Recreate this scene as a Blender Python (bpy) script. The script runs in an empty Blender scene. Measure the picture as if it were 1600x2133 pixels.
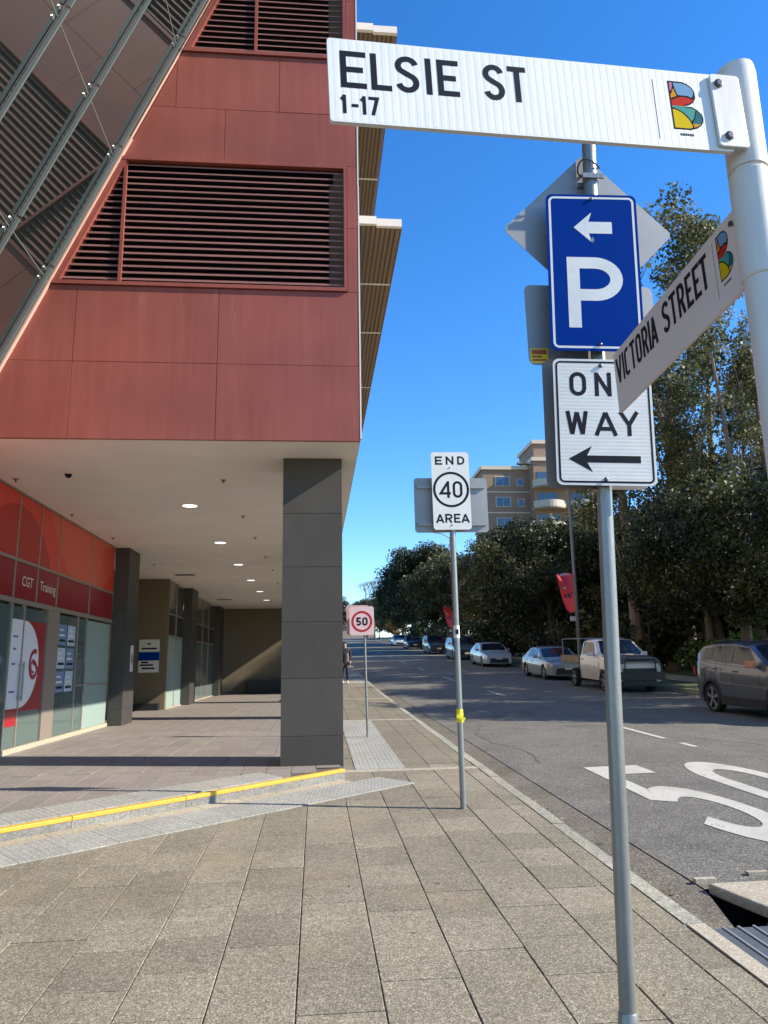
import bpy, bmesh, math, random
import numpy as np
from mathutils import Vector, Matrix, noise
random.seed(7)
rng = np.random.default_rng(11)
S = bpy.context.scene
COL = S.collection
PI = math.pi

# ------------------------------------------------------------------ camera, sky, sun, exposure
cam = bpy.data.cameras.new('camera')
cam.sensor_fit = 'VERTICAL'; cam.sensor_height = 36.0; cam.sensor_width = 27.0
cam.lens = 1540.0 / 2133.0 * 36.0
cam.clip_start = 0.05; cam.clip_end = 2000
camo = bpy.data.objects.new('camera', cam); COL.objects.link(camo)
R = Matrix(((0.99586031, -0.00141239, -0.09088594), (-0.08927074, -0.20348376, -0.97500005), (-0.01711674, 0.9790773, -0.20276749)))
# columns of R are the camera's right, up and back axes; back axis = third column
camo.matrix_world = Matrix.Translation((0, 0, 1.6)) @ R.to_4x4()
S.camera = camo

SUN_TO = Vector((1.0, -0.25, 0.67)).normalized()
world = bpy.data.worlds.new('World'); S.world = world; world.use_nodes = True
nt = world.node_tree; nt.nodes.clear()
wo = nt.nodes.new('ShaderNodeOutputWorld'); bg = nt.nodes.new('ShaderNodeBackground'); sky = nt.nodes.new('ShaderNodeTexSky')
sky.sky_type = 'NISHITA'; sky.sun_disc = False
sky.sun_elevation = math.asin(SUN_TO.z); sky.sun_rotation = math.atan2(SUN_TO.x, SUN_TO.y)
sky.altitude = 0; sky.air_density = 1.0; sky.dust_density = 0.05; sky.ozone_density = 5.0
bg.inputs['Strength'].default_value = 0.15
hsv = nt.nodes.new('ShaderNodeHueSaturation'); hsv.inputs['Saturation'].default_value = 1.24; hsv.inputs['Value'].default_value = 1.0; hsv.inputs['Hue'].default_value = 0.505
nt.links.new(sky.outputs[0], hsv.inputs['Color']); nt.links.new(hsv.outputs[0], bg.inputs[0]); nt.links.new(bg.outputs[0], wo.inputs[0])
sl = bpy.data.lights.new('sun', 'SUN'); sl.energy = 4.5; sl.angle = math.radians(0.53); sl.color = (1.0, 0.925, 0.825)
so = bpy.data.objects.new('sun', sl); COL.objects.link(so); so.location = (40, -10, 40)
so.rotation_euler = SUN_TO.to_track_quat('Z', 'Y').to_euler()
S.view_settings.view_transform = 'Standard'; S.view_settings.look = 'None'
S.view_settings.gamma = 1; S.view_settings.use_curve_mapping = False
S.view_settings.exposure = 0.98
S.cycles.max_bounces = 8; S.cycles.transparent_max_bounces = 16
S.cycles.caustics_reflective = False; S.cycles.caustics_refractive = False

# ------------------------------------------------------------------ materials
MATS = {}
def newmat(name):
    m = bpy.data.materials.new(name); m.use_nodes = True; MATS[name] = m
    n = m.node_tree.nodes; b = n['Principled BSDF']
    return m, m.node_tree, b
def mat(name, col, rough=0.6, metal=0.0, var=0.0, vscale=8.0, bump=0.0, bscale=60.0, spec=0.5, rand=0.0, emit=None, stretch=(1, 1, 1), coat=0.0):
    if name in MATS: return MATS[name]
    m, t, b = newmat(name)
    c = (*col, 1)
    b.inputs['Base Color'].default_value = c; b.inputs['Roughness'].default_value = rough
    b.inputs['Metallic'].default_value = metal; b.inputs['Specular IOR Level'].default_value = spec
    b.inputs['Coat Weight'].default_value = coat
    if emit:
        b.inputs['Emission Color'].default_value = (*emit[0], 1); b.inputs['Emission Strength'].default_value = emit[1]
    if var or bump or rand:
        tc = t.nodes.new('ShaderNodeTexCoord'); mp = t.nodes.new('ShaderNodeMapping'); mp.inputs['Scale'].default_value = stretch
        t.links.new(tc.outputs['Object'], mp.inputs[0])
        oi = t.nodes.new('ShaderNodeObjectInfo'); t.links.new(oi.outputs['Random'], mp.inputs['Location']) if rand else None
    if var or rand:
        nz = t.nodes.new('ShaderNodeTexNoise'); nz.inputs['Scale'].default_value = vscale; nz.inputs['Detail'].default_value = 6
        nz.inputs['Roughness'].default_value = 0.65
        t.links.new(mp.outputs[0], nz.inputs['Vector'])
        hs = t.nodes.new('ShaderNodeHueSaturation'); hs.inputs['Color'].default_value = c
        mr = t.nodes.new('ShaderNodeMapRange'); mr.inputs[1].default_value = 0.25; mr.inputs[2].default_value = 0.75
        mr.inputs[3].default_value = 1 - var; mr.inputs[4].default_value = 1 + var
        t.links.new(nz.outputs[0], mr.inputs[0])
        if rand:
            m2 = t.nodes.new('ShaderNodeMapRange'); m2.inputs[3].default_value = 1 - rand; m2.inputs[4].default_value = 1 + rand
            t.links.new(oi.outputs['Random'], m2.inputs[0])
            mu = t.nodes.new('ShaderNodeMath'); mu.operation = 'MULTIPLY'
            t.links.new(mr.outputs[0], mu.inputs[0]); t.links.new(m2.outputs[0], mu.inputs[1]); t.links.new(mu.outputs[0], hs.inputs['Value'])
        else:
            t.links.new(mr.outputs[0], hs.inputs['Value'])
        t.links.new(hs.outputs[0], b.inputs['Base Color'])
    if bump:
        n2 = t.nodes.new('ShaderNodeTexNoise'); n2.inputs['Scale'].default_value = bscale; n2.inputs['Detail'].default_value = 4
        t.links.new(mp.outputs[0], n2.inputs['Vector'])
        bp = t.nodes.new('ShaderNodeBump'); bp.inputs['Strength'].default_value = bump; bp.inputs['Distance'].default_value = 0.01
        t.links.new(n2.outputs[0], bp.inputs['Height']); t.links.new(bp.outputs[0], b.inputs['Normal'])
    return m

def aggregate(name, cols, scale, bump, joint=None, rand=0.08, big=0.12, rough=0.85, stain=None):
    """speckled stone: voronoi cells coloured through a ramp, broad stains on top"""
    m, t, b = newmat(name)
    N = t.nodes.new; L = t.links.new
    geo = N('ShaderNodeNewGeometry'); vo = N('ShaderNodeTexVoronoi'); vo.inputs['Scale'].default_value = scale
    L(geo.outputs['Position'], vo.inputs['Vector'])
    sep = N('ShaderNodeSeparateColor'); L(vo.outputs['Color'], sep.inputs[0])
    cr = N('ShaderNodeValToRGB'); cr.color_ramp.interpolation = 'LINEAR'
    el = cr.color_ramp.elements
    while len(el) > 1: el.remove(el[-1])
    el[0].position = cols[0][0]; el[0].color = (*cols[0][1], 1)
    for p, c in cols[1:]:
        e = el.new(p); e.color = (*c, 1)
    L(sep.outputs[0], cr.inputs[0])
    nz = N('ShaderNodeTexNoise'); nz.inputs['Scale'].default_value = 1.3; nz.inputs['Detail'].default_value = 8; nz.inputs['Roughness'].default_value = 0.7
    L(geo.outputs['Position'], nz.inputs['Vector'])
    n3 = N('ShaderNodeTexNoise'); n3.inputs['Scale'].default_value = 28; n3.inputs['Detail'].default_value = 5
    L(geo.outputs['Position'], n3.inputs['Vector'])
    mr = N('ShaderNodeMapRange'); mr.inputs[1].default_value = 0.3; mr.inputs[2].default_value = 0.7; mr.inputs[3].default_value = 1 - big; mr.inputs[4].default_value = 1 + big
    L(nz.outputs[0], mr.inputs[0])
    m3 = N('ShaderNodeMapRange'); m3.inputs[1].default_value = 0.3; m3.inputs[2].default_value = 0.7; m3.inputs[3].default_value = 0.86; m3.inputs[4].default_value = 1.14
    L(n3.outputs[0], m3.inputs[0])
    oi = N('ShaderNodeObjectInfo'); m2 = N('ShaderNodeMapRange'); m2.inputs[3].default_value = 1 - rand; m2.inputs[4].default_value = 1 + rand
    L(oi.outputs['Random'], m2.inputs[0])
    a = N('ShaderNodeMath'); a.operation = 'MULTIPLY'; L(mr.outputs[0], a.inputs[0]); L(m2.outputs[0], a.inputs[1])
    a2 = N('ShaderNodeMath'); a2.operation = 'MULTIPLY'; L(a.outputs[0], a2.inputs[0]); L(m3.outputs[0], a2.inputs[1])
    hs = N('ShaderNodeHueSaturation'); L(cr.outputs[0], hs.inputs['Color']); L(a2.outputs[0], hs.inputs['Value'])
    out = hs.outputs[0]
    if stain:
        ns = N('ShaderNodeTexNoise'); ns.inputs['Scale'].default_value = stain[1]; ns.inputs['Detail'].default_value = 3
        L(geo.outputs['Position'], ns.inputs['Vector'])
        ms = N('ShaderNodeMapRange'); ms.inputs[1].default_value = 0.56; ms.inputs[2].default_value = 0.72; ms.inputs[4].default_value = stain[2]
        L(ns.outputs[0], ms.inputs[0])
        mx = N('ShaderNodeMix'); mx.data_type = 'RGBA'; L(ms.outputs[0], mx.inputs[0]); L(out, mx.inputs[6]); mx.inputs[7].default_value = (*stain[0], 1)
        out = mx.outputs[2]
    if name == 'paver_stone':
        v2 = N('ShaderNodeTexVoronoi'); v2.inputs['Scale'].default_value = 2.3; v2.inputs['Randomness'].default_value = 1.0; L(geo.outputs['Position'], v2.inputs['Vector'])
        lt = N('ShaderNodeMapRange'); lt.inputs[1].default_value = 0.045; lt.inputs[2].default_value = 0.030; lt.inputs[3].default_value = 0; lt.inputs[4].default_value = .55; L(v2.outputs['Distance'], lt.inputs[0])
        mg = N('ShaderNodeMix'); mg.data_type = 'RGBA'; L(lt.outputs[0], mg.inputs[0]); L(out, mg.inputs[6]); mg.inputs[7].default_value = (.07, .06, .05, 1); out = mg.outputs[2]
    L(out, b.inputs['Base Color']); b.inputs['Roughness'].default_value = rough; b.inputs['Specular IOR Level'].default_value = 0.3
    bp = N('ShaderNodeBump'); bp.inputs['Strength'].default_value = bump; bp.inputs['Distance'].default_value = 0.004
    L(vo.outputs['Distance'], bp.inputs['Height']); L(bp.outputs[0], b.inputs['Normal'])
    return m

M_paver = aggregate('paver_stone', [(0.0, (0.125, 0.106, 0.071)), (0.25, (0.175, 0.149, 0.101)), (0.55, (0.220, 0.188, 0.127)), (0.8, (0.265, 0.229, 0.155)), (1.0, (0.39, 0.345, 0.245))], 140, 0.3, rand=0.14, big=0.17, stain=((0.34, 0.26, 0.14), 1.1, 0.35))
M_asphalt = aggregate('asphalt', [(0.0, (0.073, 0.068, 0.055)), (0.5, (0.13, 0.120, 0.097)), (0.85, (0.183, 0.170, 0.137)), (1.0, (0.29, 0.27, 0.22))], 90, 0.5, big=0.20, rand=0.0, stain=((0.085, 0.075, 0.062), 0.7, 0.6))
M_conc = aggregate('concrete', [(0.0, (0.22, 0.205, 0.155)), (0.6, (0.30, 0.28, 0.21)), (1.0, (0.43, 0.405, 0.31))], 90, 0.4, big=0.2)
M_gutter = aggregate('gutter_concrete', [(0.0, (0.10, 0.086, 0.060)), (0.6, (0.155, 0.135, 0.098)), (1.0, (0.25, 0.22, 0.165))], 80, 0.5, big=0.22, stain=((0.10, 0.068, 0.042), 1.2, 0.6))
M_cream = aggregate('cream_concrete', [(0.0, (0.31, 0.265, 0.185)), (0.7, (0.41, 0.355, 0.255)), (1.0, (0.52, 0.46, 0.35))], 120, 0.3, big=0.08)
M_tact = aggregate('tactile_stone', [(0.0, (0.24, 0.232, 0.195)), (0.6, (0.31, 0.30, 0.255)), (1.0, (0.40, 0.385, 0.33))], 150, 0.3, big=0.13, stain=((0.36, 0.31, 0.22), 1.5, 0.5))
M_joint = mat('joint_sand', (0.13, 0.112, 0.082), 0.95, var=0.3, vscale=3)
M_jointpale = mat('pale_joint_sand', (0.46, 0.39, 0.28), 0.95, var=0.2, vscale=3)
M_white = mat('white_paint', (0.74, 0.72, 0.66), 0.45, var=0.08, vscale=11)
def worn_paint():
    m, t, b = newmat('road_paint'); N = t.nodes.new; L = t.links.new; geo = N('ShaderNodeNewGeometry')
    n1 = N('ShaderNodeTexNoise'); n1.inputs['Scale'].default_value = 55; n1.inputs['Detail'].default_value = 4; L(geo.outputs['Position'], n1.inputs['Vector'])
    n2 = N('ShaderNodeTexNoise'); n2.inputs['Scale'].default_value = 2.2; n2.inputs['Detail'].default_value = 5; L(geo.outputs['Position'], n2.inputs['Vector'])
    ad = N('ShaderNodeMath'); ad.operation = 'ADD'; L(n1.outputs[0], ad.inputs[0]); L(n2.outputs[0], ad.inputs[1])
    mr = N('ShaderNodeMapRange'); mr.inputs[1].default_value = 1.12; mr.inputs[2].default_value = 1.22; mr.inputs[4].default_value = .75; L(ad.outputs[0], mr.inputs[0])
    m2 = N('ShaderNodeMapRange'); m2.inputs[1].default_value = .3; m2.inputs[2].default_value = .7; m2.inputs[3].default_value = .38; m2.inputs[4].default_value = .56; L(n2.outputs[0], m2.inputs[0])
    hs = N('ShaderNodeHueSaturation'); hs.inputs['Color'].default_value = (1, .95, .80, 1); L(m2.outputs[0], hs.inputs['Value'])
    mx = N('ShaderNodeMix'); mx.data_type = 'RGBA'; L(mr.outputs[0], mx.inputs[0]); L(hs.outputs[0], mx.inputs[6]); mx.inputs[7].default_value = (.14, .13, .11, 1)
    L(mx.outputs[2], b.inputs['Base Color']); b.inputs['Roughness'].default_value = .8; b.inputs['Specular IOR Level'].default_value = .2; return m
M_road_white = worn_paint()
M_black = mat('black_film', (0.010, 0.012, 0.018), 0.6, spec=.15)
M_blue = mat('blue_film', (0.0, 0.034, 0.235), 0.8, spec=.03, var=0.05)
M_blade = mat('blade_white', (0.74, 0.735, 0.70), 0.5, var=0.06, vscale=9, stretch=(1, 1, .5))
M_back = mat('aluminium_back', (0.31, 0.31, 0.30), 0.55, 0.35, var=0.12, vscale=4)
M_galv = mat('galvanised_steel', (0.27, 0.275, 0.255), 0.38, 0.55, var=0.14, vscale=14, bump=0.15, bscale=90, stretch=(1, 1, 0.3))
M_powder = mat('white_powdercoat', (0.66, 0.64, 0.58), 0.42, var=0.09, vscale=14, stretch=(1, 1, .25), bump=.06, bscale=40)
M_steel = mat('bolt_steel', (0.10, 0.10, 0.105), 0.4, 0.8)
M_redpanel = None
M_trim = mat('pink_trim', (0.66, 0.42, 0.33), 0.5, var=0.08)
M_edge = mat('corner_trim', (0.74, 0.69, 0.62), 0.5)
M_dark = mat('louvre_void', (0.012, 0.006, 0.006), 0.9)
M_soffit = mat('soffit_plaster', (0.84, 0.79, 0.71), 0.8, var=0.07, vscale=1.1)
M_yellow = mat('yellow_paint', (0.64, 0.35, 0.035), 0.55, var=0.14, vscale=9)
M_stonepanel = mat('granite_panel', (0.074, 0.067, 0.057), 0.62, spec=0.2, var=0.13, vscale=3.5, bump=0.1, bscale=200, rand=0.08, stretch=(1, 1, 0.5))
M_darkstone = mat('dark_granite', (0.05, 0.047, 0.042), 0.45, var=0.12, vscale=3, rand=0.1)
M_tile = aggregate('floor_tile', [(0.0, (0.185, 0.16, 0.135)), (0.6, (0.245, 0.215, 0.185)), (1.0, (0.31, 0.275, 0.235))], 220, 0.1, rand=0.09, big=0.10, rough=0.6)
M_olive = mat('olive_wall', (0.16, 0.125, 0.075), 0.8, var=0.06, vscale=2)
M_frame = mat('aluminium_frame', (0.38, 0.33, 0.27), 0.4, 0.5)
M_bulb = mat('downlight_lens', (0.9, 0.9, 0.85), 0.4, emit=((1, 0.97, 0.9), 0.75))
M_rubber = mat('tyre_rubber', (0.018, 0.018, 0.018), 0.85)
M_rim = mat('alloy_rim', (0.42, 0.42, 0.43), 0.3, 0.8)
M_carblack = mat('black_plastic', (0.014, 0.014, 0.015), 0.5)
M_lamp = mat('lamp_lens', (0.65, 0.67, 0.7), 0.12, coat=0.6)
M_orange = mat('orange_mirror', (0.62, 0.17, 0.04), 0.35, coat=0.5)

def glassy(name, tint, rough=0.03, trans=0.75, refl=(0.9, 0.95, 1), ior=1.45, dcol=(.30, .36, .33)):
    m = bpy.data.materials.new(name); m.use_nodes = True; t = m.node_tree; t.nodes.clear(); MATS[name] = m
    o = t.nodes.new('ShaderNodeOutputMaterial'); tr = t.nodes.new('ShaderNodeBsdfTransparent'); gl = t.nodes.new('ShaderNodeBsdfGlossy')
    tr.inputs[0].default_value = (*tint, 1); gl.inputs[0].default_value = (*refl, 1); gl.inputs['Roughness'].default_value = rough
    fr = t.nodes.new('ShaderNodeFresnel'); fr.inputs[0].default_value = ior
    mx = t.nodes.new('ShaderNodeMixShader'); t.links.new(fr.outputs[0], mx.inputs[0]); t.links.new(tr.outputs[0], mx.inputs[1]); t.links.new(gl.outputs[0], mx.inputs[2])
    df = t.nodes.new('ShaderNodeBsdfDiffuse'); df.inputs[0].default_value = (*dcol, 1)
    m2 = t.nodes.new('ShaderNodeMixShader'); m2.inputs[0].default_value = trans
    t.links.new(df.outputs[0], m2.inputs[1]); t.links.new(mx.outputs[0], m2.inputs[2]); t.links.new(m2.outputs[0], o.inputs[0])
    return m
M_atrium_glass = glassy('atrium_glass', (0.66, 0.72, 0.69), 0.04, 0.975, refl=(.30, .34, .32), ior=1.40)
M_shop_glass = glassy('shop_glass', (0.62, 0.74, 0.68), 0.02, 0.78)
M_frost = glassy('frosted_film_glass', (0.55, 0.65, 0.6), 0.12, 0.42, dcol=(.40, .50, .44))
M_carglass = mat('car_glass', (0.012, 0.018, 0.026), 0.08, spec=0.45)

def red_panel():
    m, t, b = newmat('red_metal_panel')
    N = t.nodes.new; L = t.links.new
    geo = N('ShaderNodeNewGeometry'); mp = N('ShaderNodeMapping'); mp.inputs['Scale'].default_value = (9, 9, 0.55); L(geo.outputs['Position'], mp.inputs[0])
    n1 = N('ShaderNodeTexNoise'); n1.inputs['Scale'].default_value = 1.0; n1.inputs['Detail'].default_value = 7; n1.inputs['Roughness'].default_value = 0.7; L(mp.outputs[0], n1.inputs['Vector'])
    n2 = N('ShaderNodeTexNoise'); n2.inputs['Scale'].default_value = 0.8; n2.inputs['Detail'].default_value = 3; L(geo.outputs['Position'], n2.inputs['Vector'])
    oi = N('ShaderNodeObjectInfo')
    cr = N('ShaderNodeValToRGB'); e = cr.color_ramp.elements
    e[0].position = 0.3; e[0].color = (0.272, 0.066, 0.045, 1); e[1].position = 0.62; e[1].color = (0.312, 0.086, 0.060, 1)
    x = e.new(0.8); x.color = (0.42, 0.17, 0.13, 1)
    L(n1.outputs[0], cr.inputs[0])
    mr = N('ShaderNodeMapRange'); mr.inputs[1].default_value = 0.3; mr.inputs[2].default_value = 0.7; mr.inputs[3].default_value = 0.86; mr.inputs[4].default_value = 1.15; L(n2.outputs[0], mr.inputs[0])
    m2 = N('ShaderNodeMapRange'); m2.inputs[3].default_value = 0.93; m2.inputs[4].default_value = 1.07; L(oi.outputs['Random'], m2.inputs[0])
    mu = N('ShaderNodeMath'); mu.operation = 'MULTIPLY'; L(mr.outputs[0], mu.inputs[0]); L(m2.outputs[0], mu.inputs[1])
    hs = N('ShaderNodeHueSaturation'); L(cr.outputs[0], hs.inputs['Color']); L(mu.outputs[0], hs.inputs['Value']); L(hs.outputs[0], b.inputs['Base Color'])
    b.inputs['Roughness'].default_value = 0.5; b.inputs['Specular IOR Level'].default_value = 0.4
    bp = N('ShaderNodeBump'); bp.inputs['Strength'].default_value = 0.12; bp.inputs['Distance'].default_value = 0.02; L(n2.outputs[0], bp.inputs['Height']); L(bp.outputs[0], b.inputs['Normal'])
    return m
M_redpanel = red_panel()
M_louvre = mat('louvre_blade_metal', (0.29, 0.13, 0.105), 0.5, var=0.15, vscale=3, rand=0.1)

# ------------------------------------------------------------------ mesh building
class MB:
    def __init__(s): s.v = []; s.f = []; s.m = []
    def add(s, vs, fs, mi=0):
        n = len(s.v); s.v.extend([tuple(v) for v in vs]); s.f.extend([tuple(i + n for i in f) for f in fs]); s.m.extend([mi] * len(fs)); return s
    def box(s, x0, x1, y0, y1, z0, z1, mi=0, slope=0.0):
        # slope: extra z per metre of y relative to y0
        def zz(y, z): return z + slope * (y - y0)
        vs = [(x, y, zz(y, z)) for z in (z0, z1) for y in (y0, y1) for x in (x0, x1)]
        return s.add(vs, [(0, 2, 3, 1), (4, 5, 7, 6), (0, 1, 5, 4), (2, 6, 7, 3), (0, 4, 6, 2), (1, 3, 7, 5)], mi)
    def obox(s, M, sx, sy, sz, mi=0):
        vs = [M @ Vector((x * sx / 2, y * sy / 2, z * sz / 2)) for z in (-1, 1) for y in (-1, 1) for x in (-1, 1)]
        return s.add(vs, [(0, 2, 3, 1), (4, 5, 7, 6), (0, 1, 5, 4), (2, 6, 7, 3), (0, 4, 6, 2), (1, 3, 7, 5)], mi)
    def prism(s, poly, d, mi=0):
        """poly: list of 3D points (counter-clockwise seen from tip of -d); d: extrusion vector"""
        d = Vector(d); n = len(poly); P = [Vector(p) for p in poly]
        vs = P + [p + d for p in P]
        fs = [tuple(range(n))[::-1], tuple(range(n, 2 * n))] + [(i, (i + 1) % n, n + (i + 1) % n, n + i) for i in range(n)]
        return s.add(vs, fs, mi)
    def tube(s, pts, r, n=12, mi=0, caps=True):
        pts = [Vector(p) for p in pts]; rs = r if isinstance(r, (list, tuple)) else [r] * len(pts)
        rings = []; prev = None
        for i, p in enumerate(pts):
            d = (pts[min(i + 1, len(pts) - 1)] - pts[max(i - 1, 0)]).normalized()
            a = Vector((1, 0, 0)) if abs(d.x) < 0.8 else Vector((0, 1, 0))
            if prev is not None: a = prev
            u = (a - d * a.dot(d)).normalized(); w = d.cross(u); prev = u
            rings.append([p + (u * math.cos(2 * PI * k / n) + w * math.sin(2 * PI * k / n)) * rs[i] for k in range(n)])
        vs = [q for ring in rings for q in ring]; fs = []
        for i in range(len(pts) - 1):
            for k in range(n):
                fs.append((i * n + k, i * n + (k + 1) % n, (i + 1) * n + (k + 1) % n, (i + 1) * n + k))
        if caps: fs.append(tuple(range(n))[::-1]); fs.append(tuple(range((len(pts) - 1) * n, len(pts) * n)))
        return s.add(vs, fs, mi)
    def mesh(s, name, mats, smooth=False, origin=(0, 0, 0)):
        me = bpy.data.meshes.new(name); o = Vector(origin)
        me.from_pydata([tuple(Vector(v) - o) for v in s.v], [], s.f)
        for m in mats: me.materials.append(m)
        if len(mats) > 1: me.polygons.foreach_set('material_index', s.m)
        if smooth: me.polygons.foreach_set('use_smooth', [True] * len(s.f))
        me.update(); return me
def tag(o, label=None, cat=None, group=None, kind=None):
    if label: o['label'] = label
    if cat: o['category'] = cat
    if group: o['group'] = group
    if kind: o['kind'] = kind
    return o
def obj(name, mb, mats, parent=None, smooth=False, label=None, cat=None, group=None, kind=None, auto=False):
    if not isinstance(mats, (list, tuple)): mats = [mats]
    org = Vector((0, 0, 0))
    if parent is not None:
        p = parent
        while p is not None: org += p.location; p = p.parent
    me = mb if isinstance(mb, bpy.types.Mesh) else mb.mesh(name, mats, smooth or auto, org)
    o = bpy.data.objects.new(name, me); COL.objects.link(o); o.parent = parent
    if auto:
        try: me.set_sharp_from_angle(angle=math.radians(35))
        except Exception: pass
    return tag(o, label, cat, group, kind)
def thing(name, loc, label, cat, group=None):
    o = bpy.data.objects.new(name, None); o.empty_display_size = 0.2; COL.objects.link(o); o.location = loc
    return tag(o, label, cat, group)
def struct(name, mb, mats, **k): return obj(name, mb, mats, kind='structure', **k)
def copy_tree(o, parent=None):
    c = o.copy(); COL.objects.link(c); c.parent = parent
    for ch in list(o.children): copy_tree(ch, c)
    return c
def bevel(o, w=0.01, seg=2):
    b = o.modifiers.new('bevel', 'BEVEL'); b.width = w; b.segments = seg; b.limit_method = 'ANGLE'; b.angle_limit = math.radians(40)
    return o

def g(y):
    if y < 18: return .026 * y
    if y < 45: return .468 + (y - 18) * .026 + (y - 18) ** 2 * (.024 / 54)
    if y < 160: return 1.494 + (y - 45) * .05
    return 1.494 + 115 * .05 + (1 - math.exp(-(y - 160) / 60)) * 3.0
def podz(y): return 0.38 if y >= 9.8 else 0.38 - 0.033 * (9.8 - y)

# ------------------------------------------------------------------ stroke lettering
def arc(cx, cy, rx, ry, a0, a1, n=14): return [(cx + rx * math.cos(math.radians(a0 + (a1 - a0) * i / n)), cy + ry * math.sin(math.radians(a0 + (a1 - a0) * i / n))) for i in range(n + 1)]
def glyph(ch, w, t):
    L, Rr, B, T, c = t / 2, w - t / 2, t / 2, 1 - t / 2, w / 2
    rx = (Rr - L) / 2
    m = 0.5
    def stadium(a0, a1):   # rounded tall O going anticlockwise from a0 to a1 (degrees)
        ry = min(rx * 1.05, 0.42); pts = []
        n = 44
        for i in range(n + 1):
            a = math.radians(a0 + (a1 - a0) * i / n); ca, sa = math.cos(a), math.sin(a)
            pts.append((c + rx * ca, (T - ry if sa > 0 else B + ry) + ry * sa if abs(sa) > 1e-6 else (0.5)))
        return pts
    if ch == 'E': return [[(Rr + t / 2, T), (L, T), (L, B), (Rr + t / 2, B)], [(L, m), (Rr, m)]]
    if ch == 'F': return [[(Rr + t / 2, T), (L, T), (L, 0)], [(L, m), (Rr, m)]]
    if ch == 'L': return [[(L, 1), (L, B), (Rr + t / 2, B)]]
    if ch == 'I': return [[(c, 0), (c, 1)]]
    if ch == 'T': return [[(0, T), (w, T)], [(c, T), (c, 0)]]
    if ch == '-': return [[(0, .45), (w, .45)]]
    if ch == '1': return [[(c, 0), (c, 1)], [(c, 1 - t * .7), (c - w * .42, .74)]]
    if ch == '7': return [[(0, T), (Rr, T), (w * .36, 0)]]
    if ch == 'V': return [[(L, 1), (c, t * .3)], [(c, t * .3), (Rr, 1)]]
    if ch == 'A': return [[(L * .9, 0), (c, 1 - t * .3)], [(c, 1 - t * .3), (Rr, 0)], [(L + rx * .4, .28), (Rr - rx * .4, .28)]]
    if ch == 'N': return [[(L, 0), (L, 1)], [(L, 1 - t * .4), (Rr, t * .4)], [(Rr, 0), (Rr, 1)]]
    if ch == 'W': return [[(L, 1), (w * .27, t * .3)], [(w * .27, t * .3), (c, .95)], [(c, .95), (w * .73, t * .3)], [(w * .73, t * .3), (Rr, 1)]]
    if ch == 'Y': return [[(L, 1), (c, .45)], [(Rr, 1), (c, .45)], [(c, .5), (c, 0)]]
    if ch in 'O0': return [stadium(0, 360)]
    if ch == 'C': return [stadium(38, 322)]
    if ch == 'G': return [stadium(38, 345) + [(Rr, .5)], [(Rr + t / 2, .5), (c, .5)]]
    if ch in 'S':
        up = arc(c, .735, rx, T - .735, 12, 235, 16); lo = arc(c, .275, rx, .275 - B, 55, -168, 16)
        return [up + lo]
    if ch in 'PR':
        ry = (T - .46) / 2; q = [(L, T), (c, T)] + arc(c, .46 + ry, rx, ry, 90, -90, 14) + [(L, .46)]
        out = [[(L, 0), (L, 1)], q]
        if ch == 'R': out.append([(c * 1.02, .46), (Rr, 0)])
        return out
    if ch == 'D': return [[(L, 0), (L, 1)], [(L, T), (c * .9, T)] + arc(c * .9, .5, Rr - c * .9, T - .5, 88, -88, 18) + [(c * .9, B), (L, B)]]
    if ch == '4': return [[(w * .78, 0), (w * .78, 1)], [(w * .78, 1 - t * .4), (L, .27), (w, .27)]]
    if ch == '5': return [[(w * .95, T), (L * 1.5, T), (L * 1.2, .53)] + arc(c, .32, rx, .32 - B, 128, -160, 20)]
    return []
def stroke_quads(pts, t, sx=1.0, sy=1.0):
    """mitred strip of width t along pts (glyph space, then scaled)"""
    P = [Vector((p[0], p[1])) for p in pts]
    Q = [P[0]]
    for p in P[1:]:
        if (p - Q[-1]).length > 1e-5: Q.append(p)
    P = Q; n = len(P); closed = n > 3 and (P[0] - P[-1]).length < 1e-4
    left = []; right = []
    for i in range(n):
        if closed and i in (0, n - 1): a = (P[n - 1] - P[n - 2]).normalized(); b = (P[1] - P[0]).normalized()
        else:
            b = (P[min(i + 1, n - 1)] - P[min(i, n - 2)]).normalized(); a = (P[max(i, 1)] - P[max(i - 1, 0)]).normalized()
        na = Vector((-a.y, a.x)); nb = Vector((-b.y, b.x)); mv = (na + nb)
        if mv.length < 1e-4: mv = na.copy()
        mv.normalize(); k = min(1 / max(mv.dot(na), 0.3), 2.2)
        left.append(P[i] + mv * t / 2 * k); right.append(P[i] - mv * t / 2 * k)
    vs = []
    for l, r in zip(left, right): vs += [(l.x * sx, l.y * sy), (r.x * sx, r.y * sy)]
    return vs, [(2 * i, 2 * i + 1, 2 * i + 3, 2 * i + 2) for i in range(n - 1)]
class Frame:
    """flat sign plane: o = lower-left corner, u right, v up, w towards reader"""
    def __init__(s, o, u, v):
        s.o = Vector(o); s.u = Vector(u).normalized(); v = Vector(v); s.v = (v - s.u * v.dot(s.u)).normalized(); s.w = s.u.cross(s.v)
    def p(s, a, b, c=0.0): return s.o + s.u * a + s.v * b + s.w * c
    def M(s, a, b, c=0.0):
        m = Matrix((s.u, s.v, s.w)).transposed().to_4x4(); m.translation = s.p(a, b, c); return m
def letter_mb(fr, ch, u0, v0, w, h, t, lift, mb=None, k=0, slant=0.0, aspect=None):
    """one glyph: box w x h at (u0, v0), stroke t metres"""
    mb = mb or MB(); sw = w / h
    for i, st in enumerate(glyph(ch, sw, t / h)):
        vs, fs = stroke_quads(st, t / h)
        mb.add([fr.p(u0 + x * h, v0 + y * h, lift + (k + i) * 0.00005) for x, y in vs], fs)
    return mb
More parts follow.
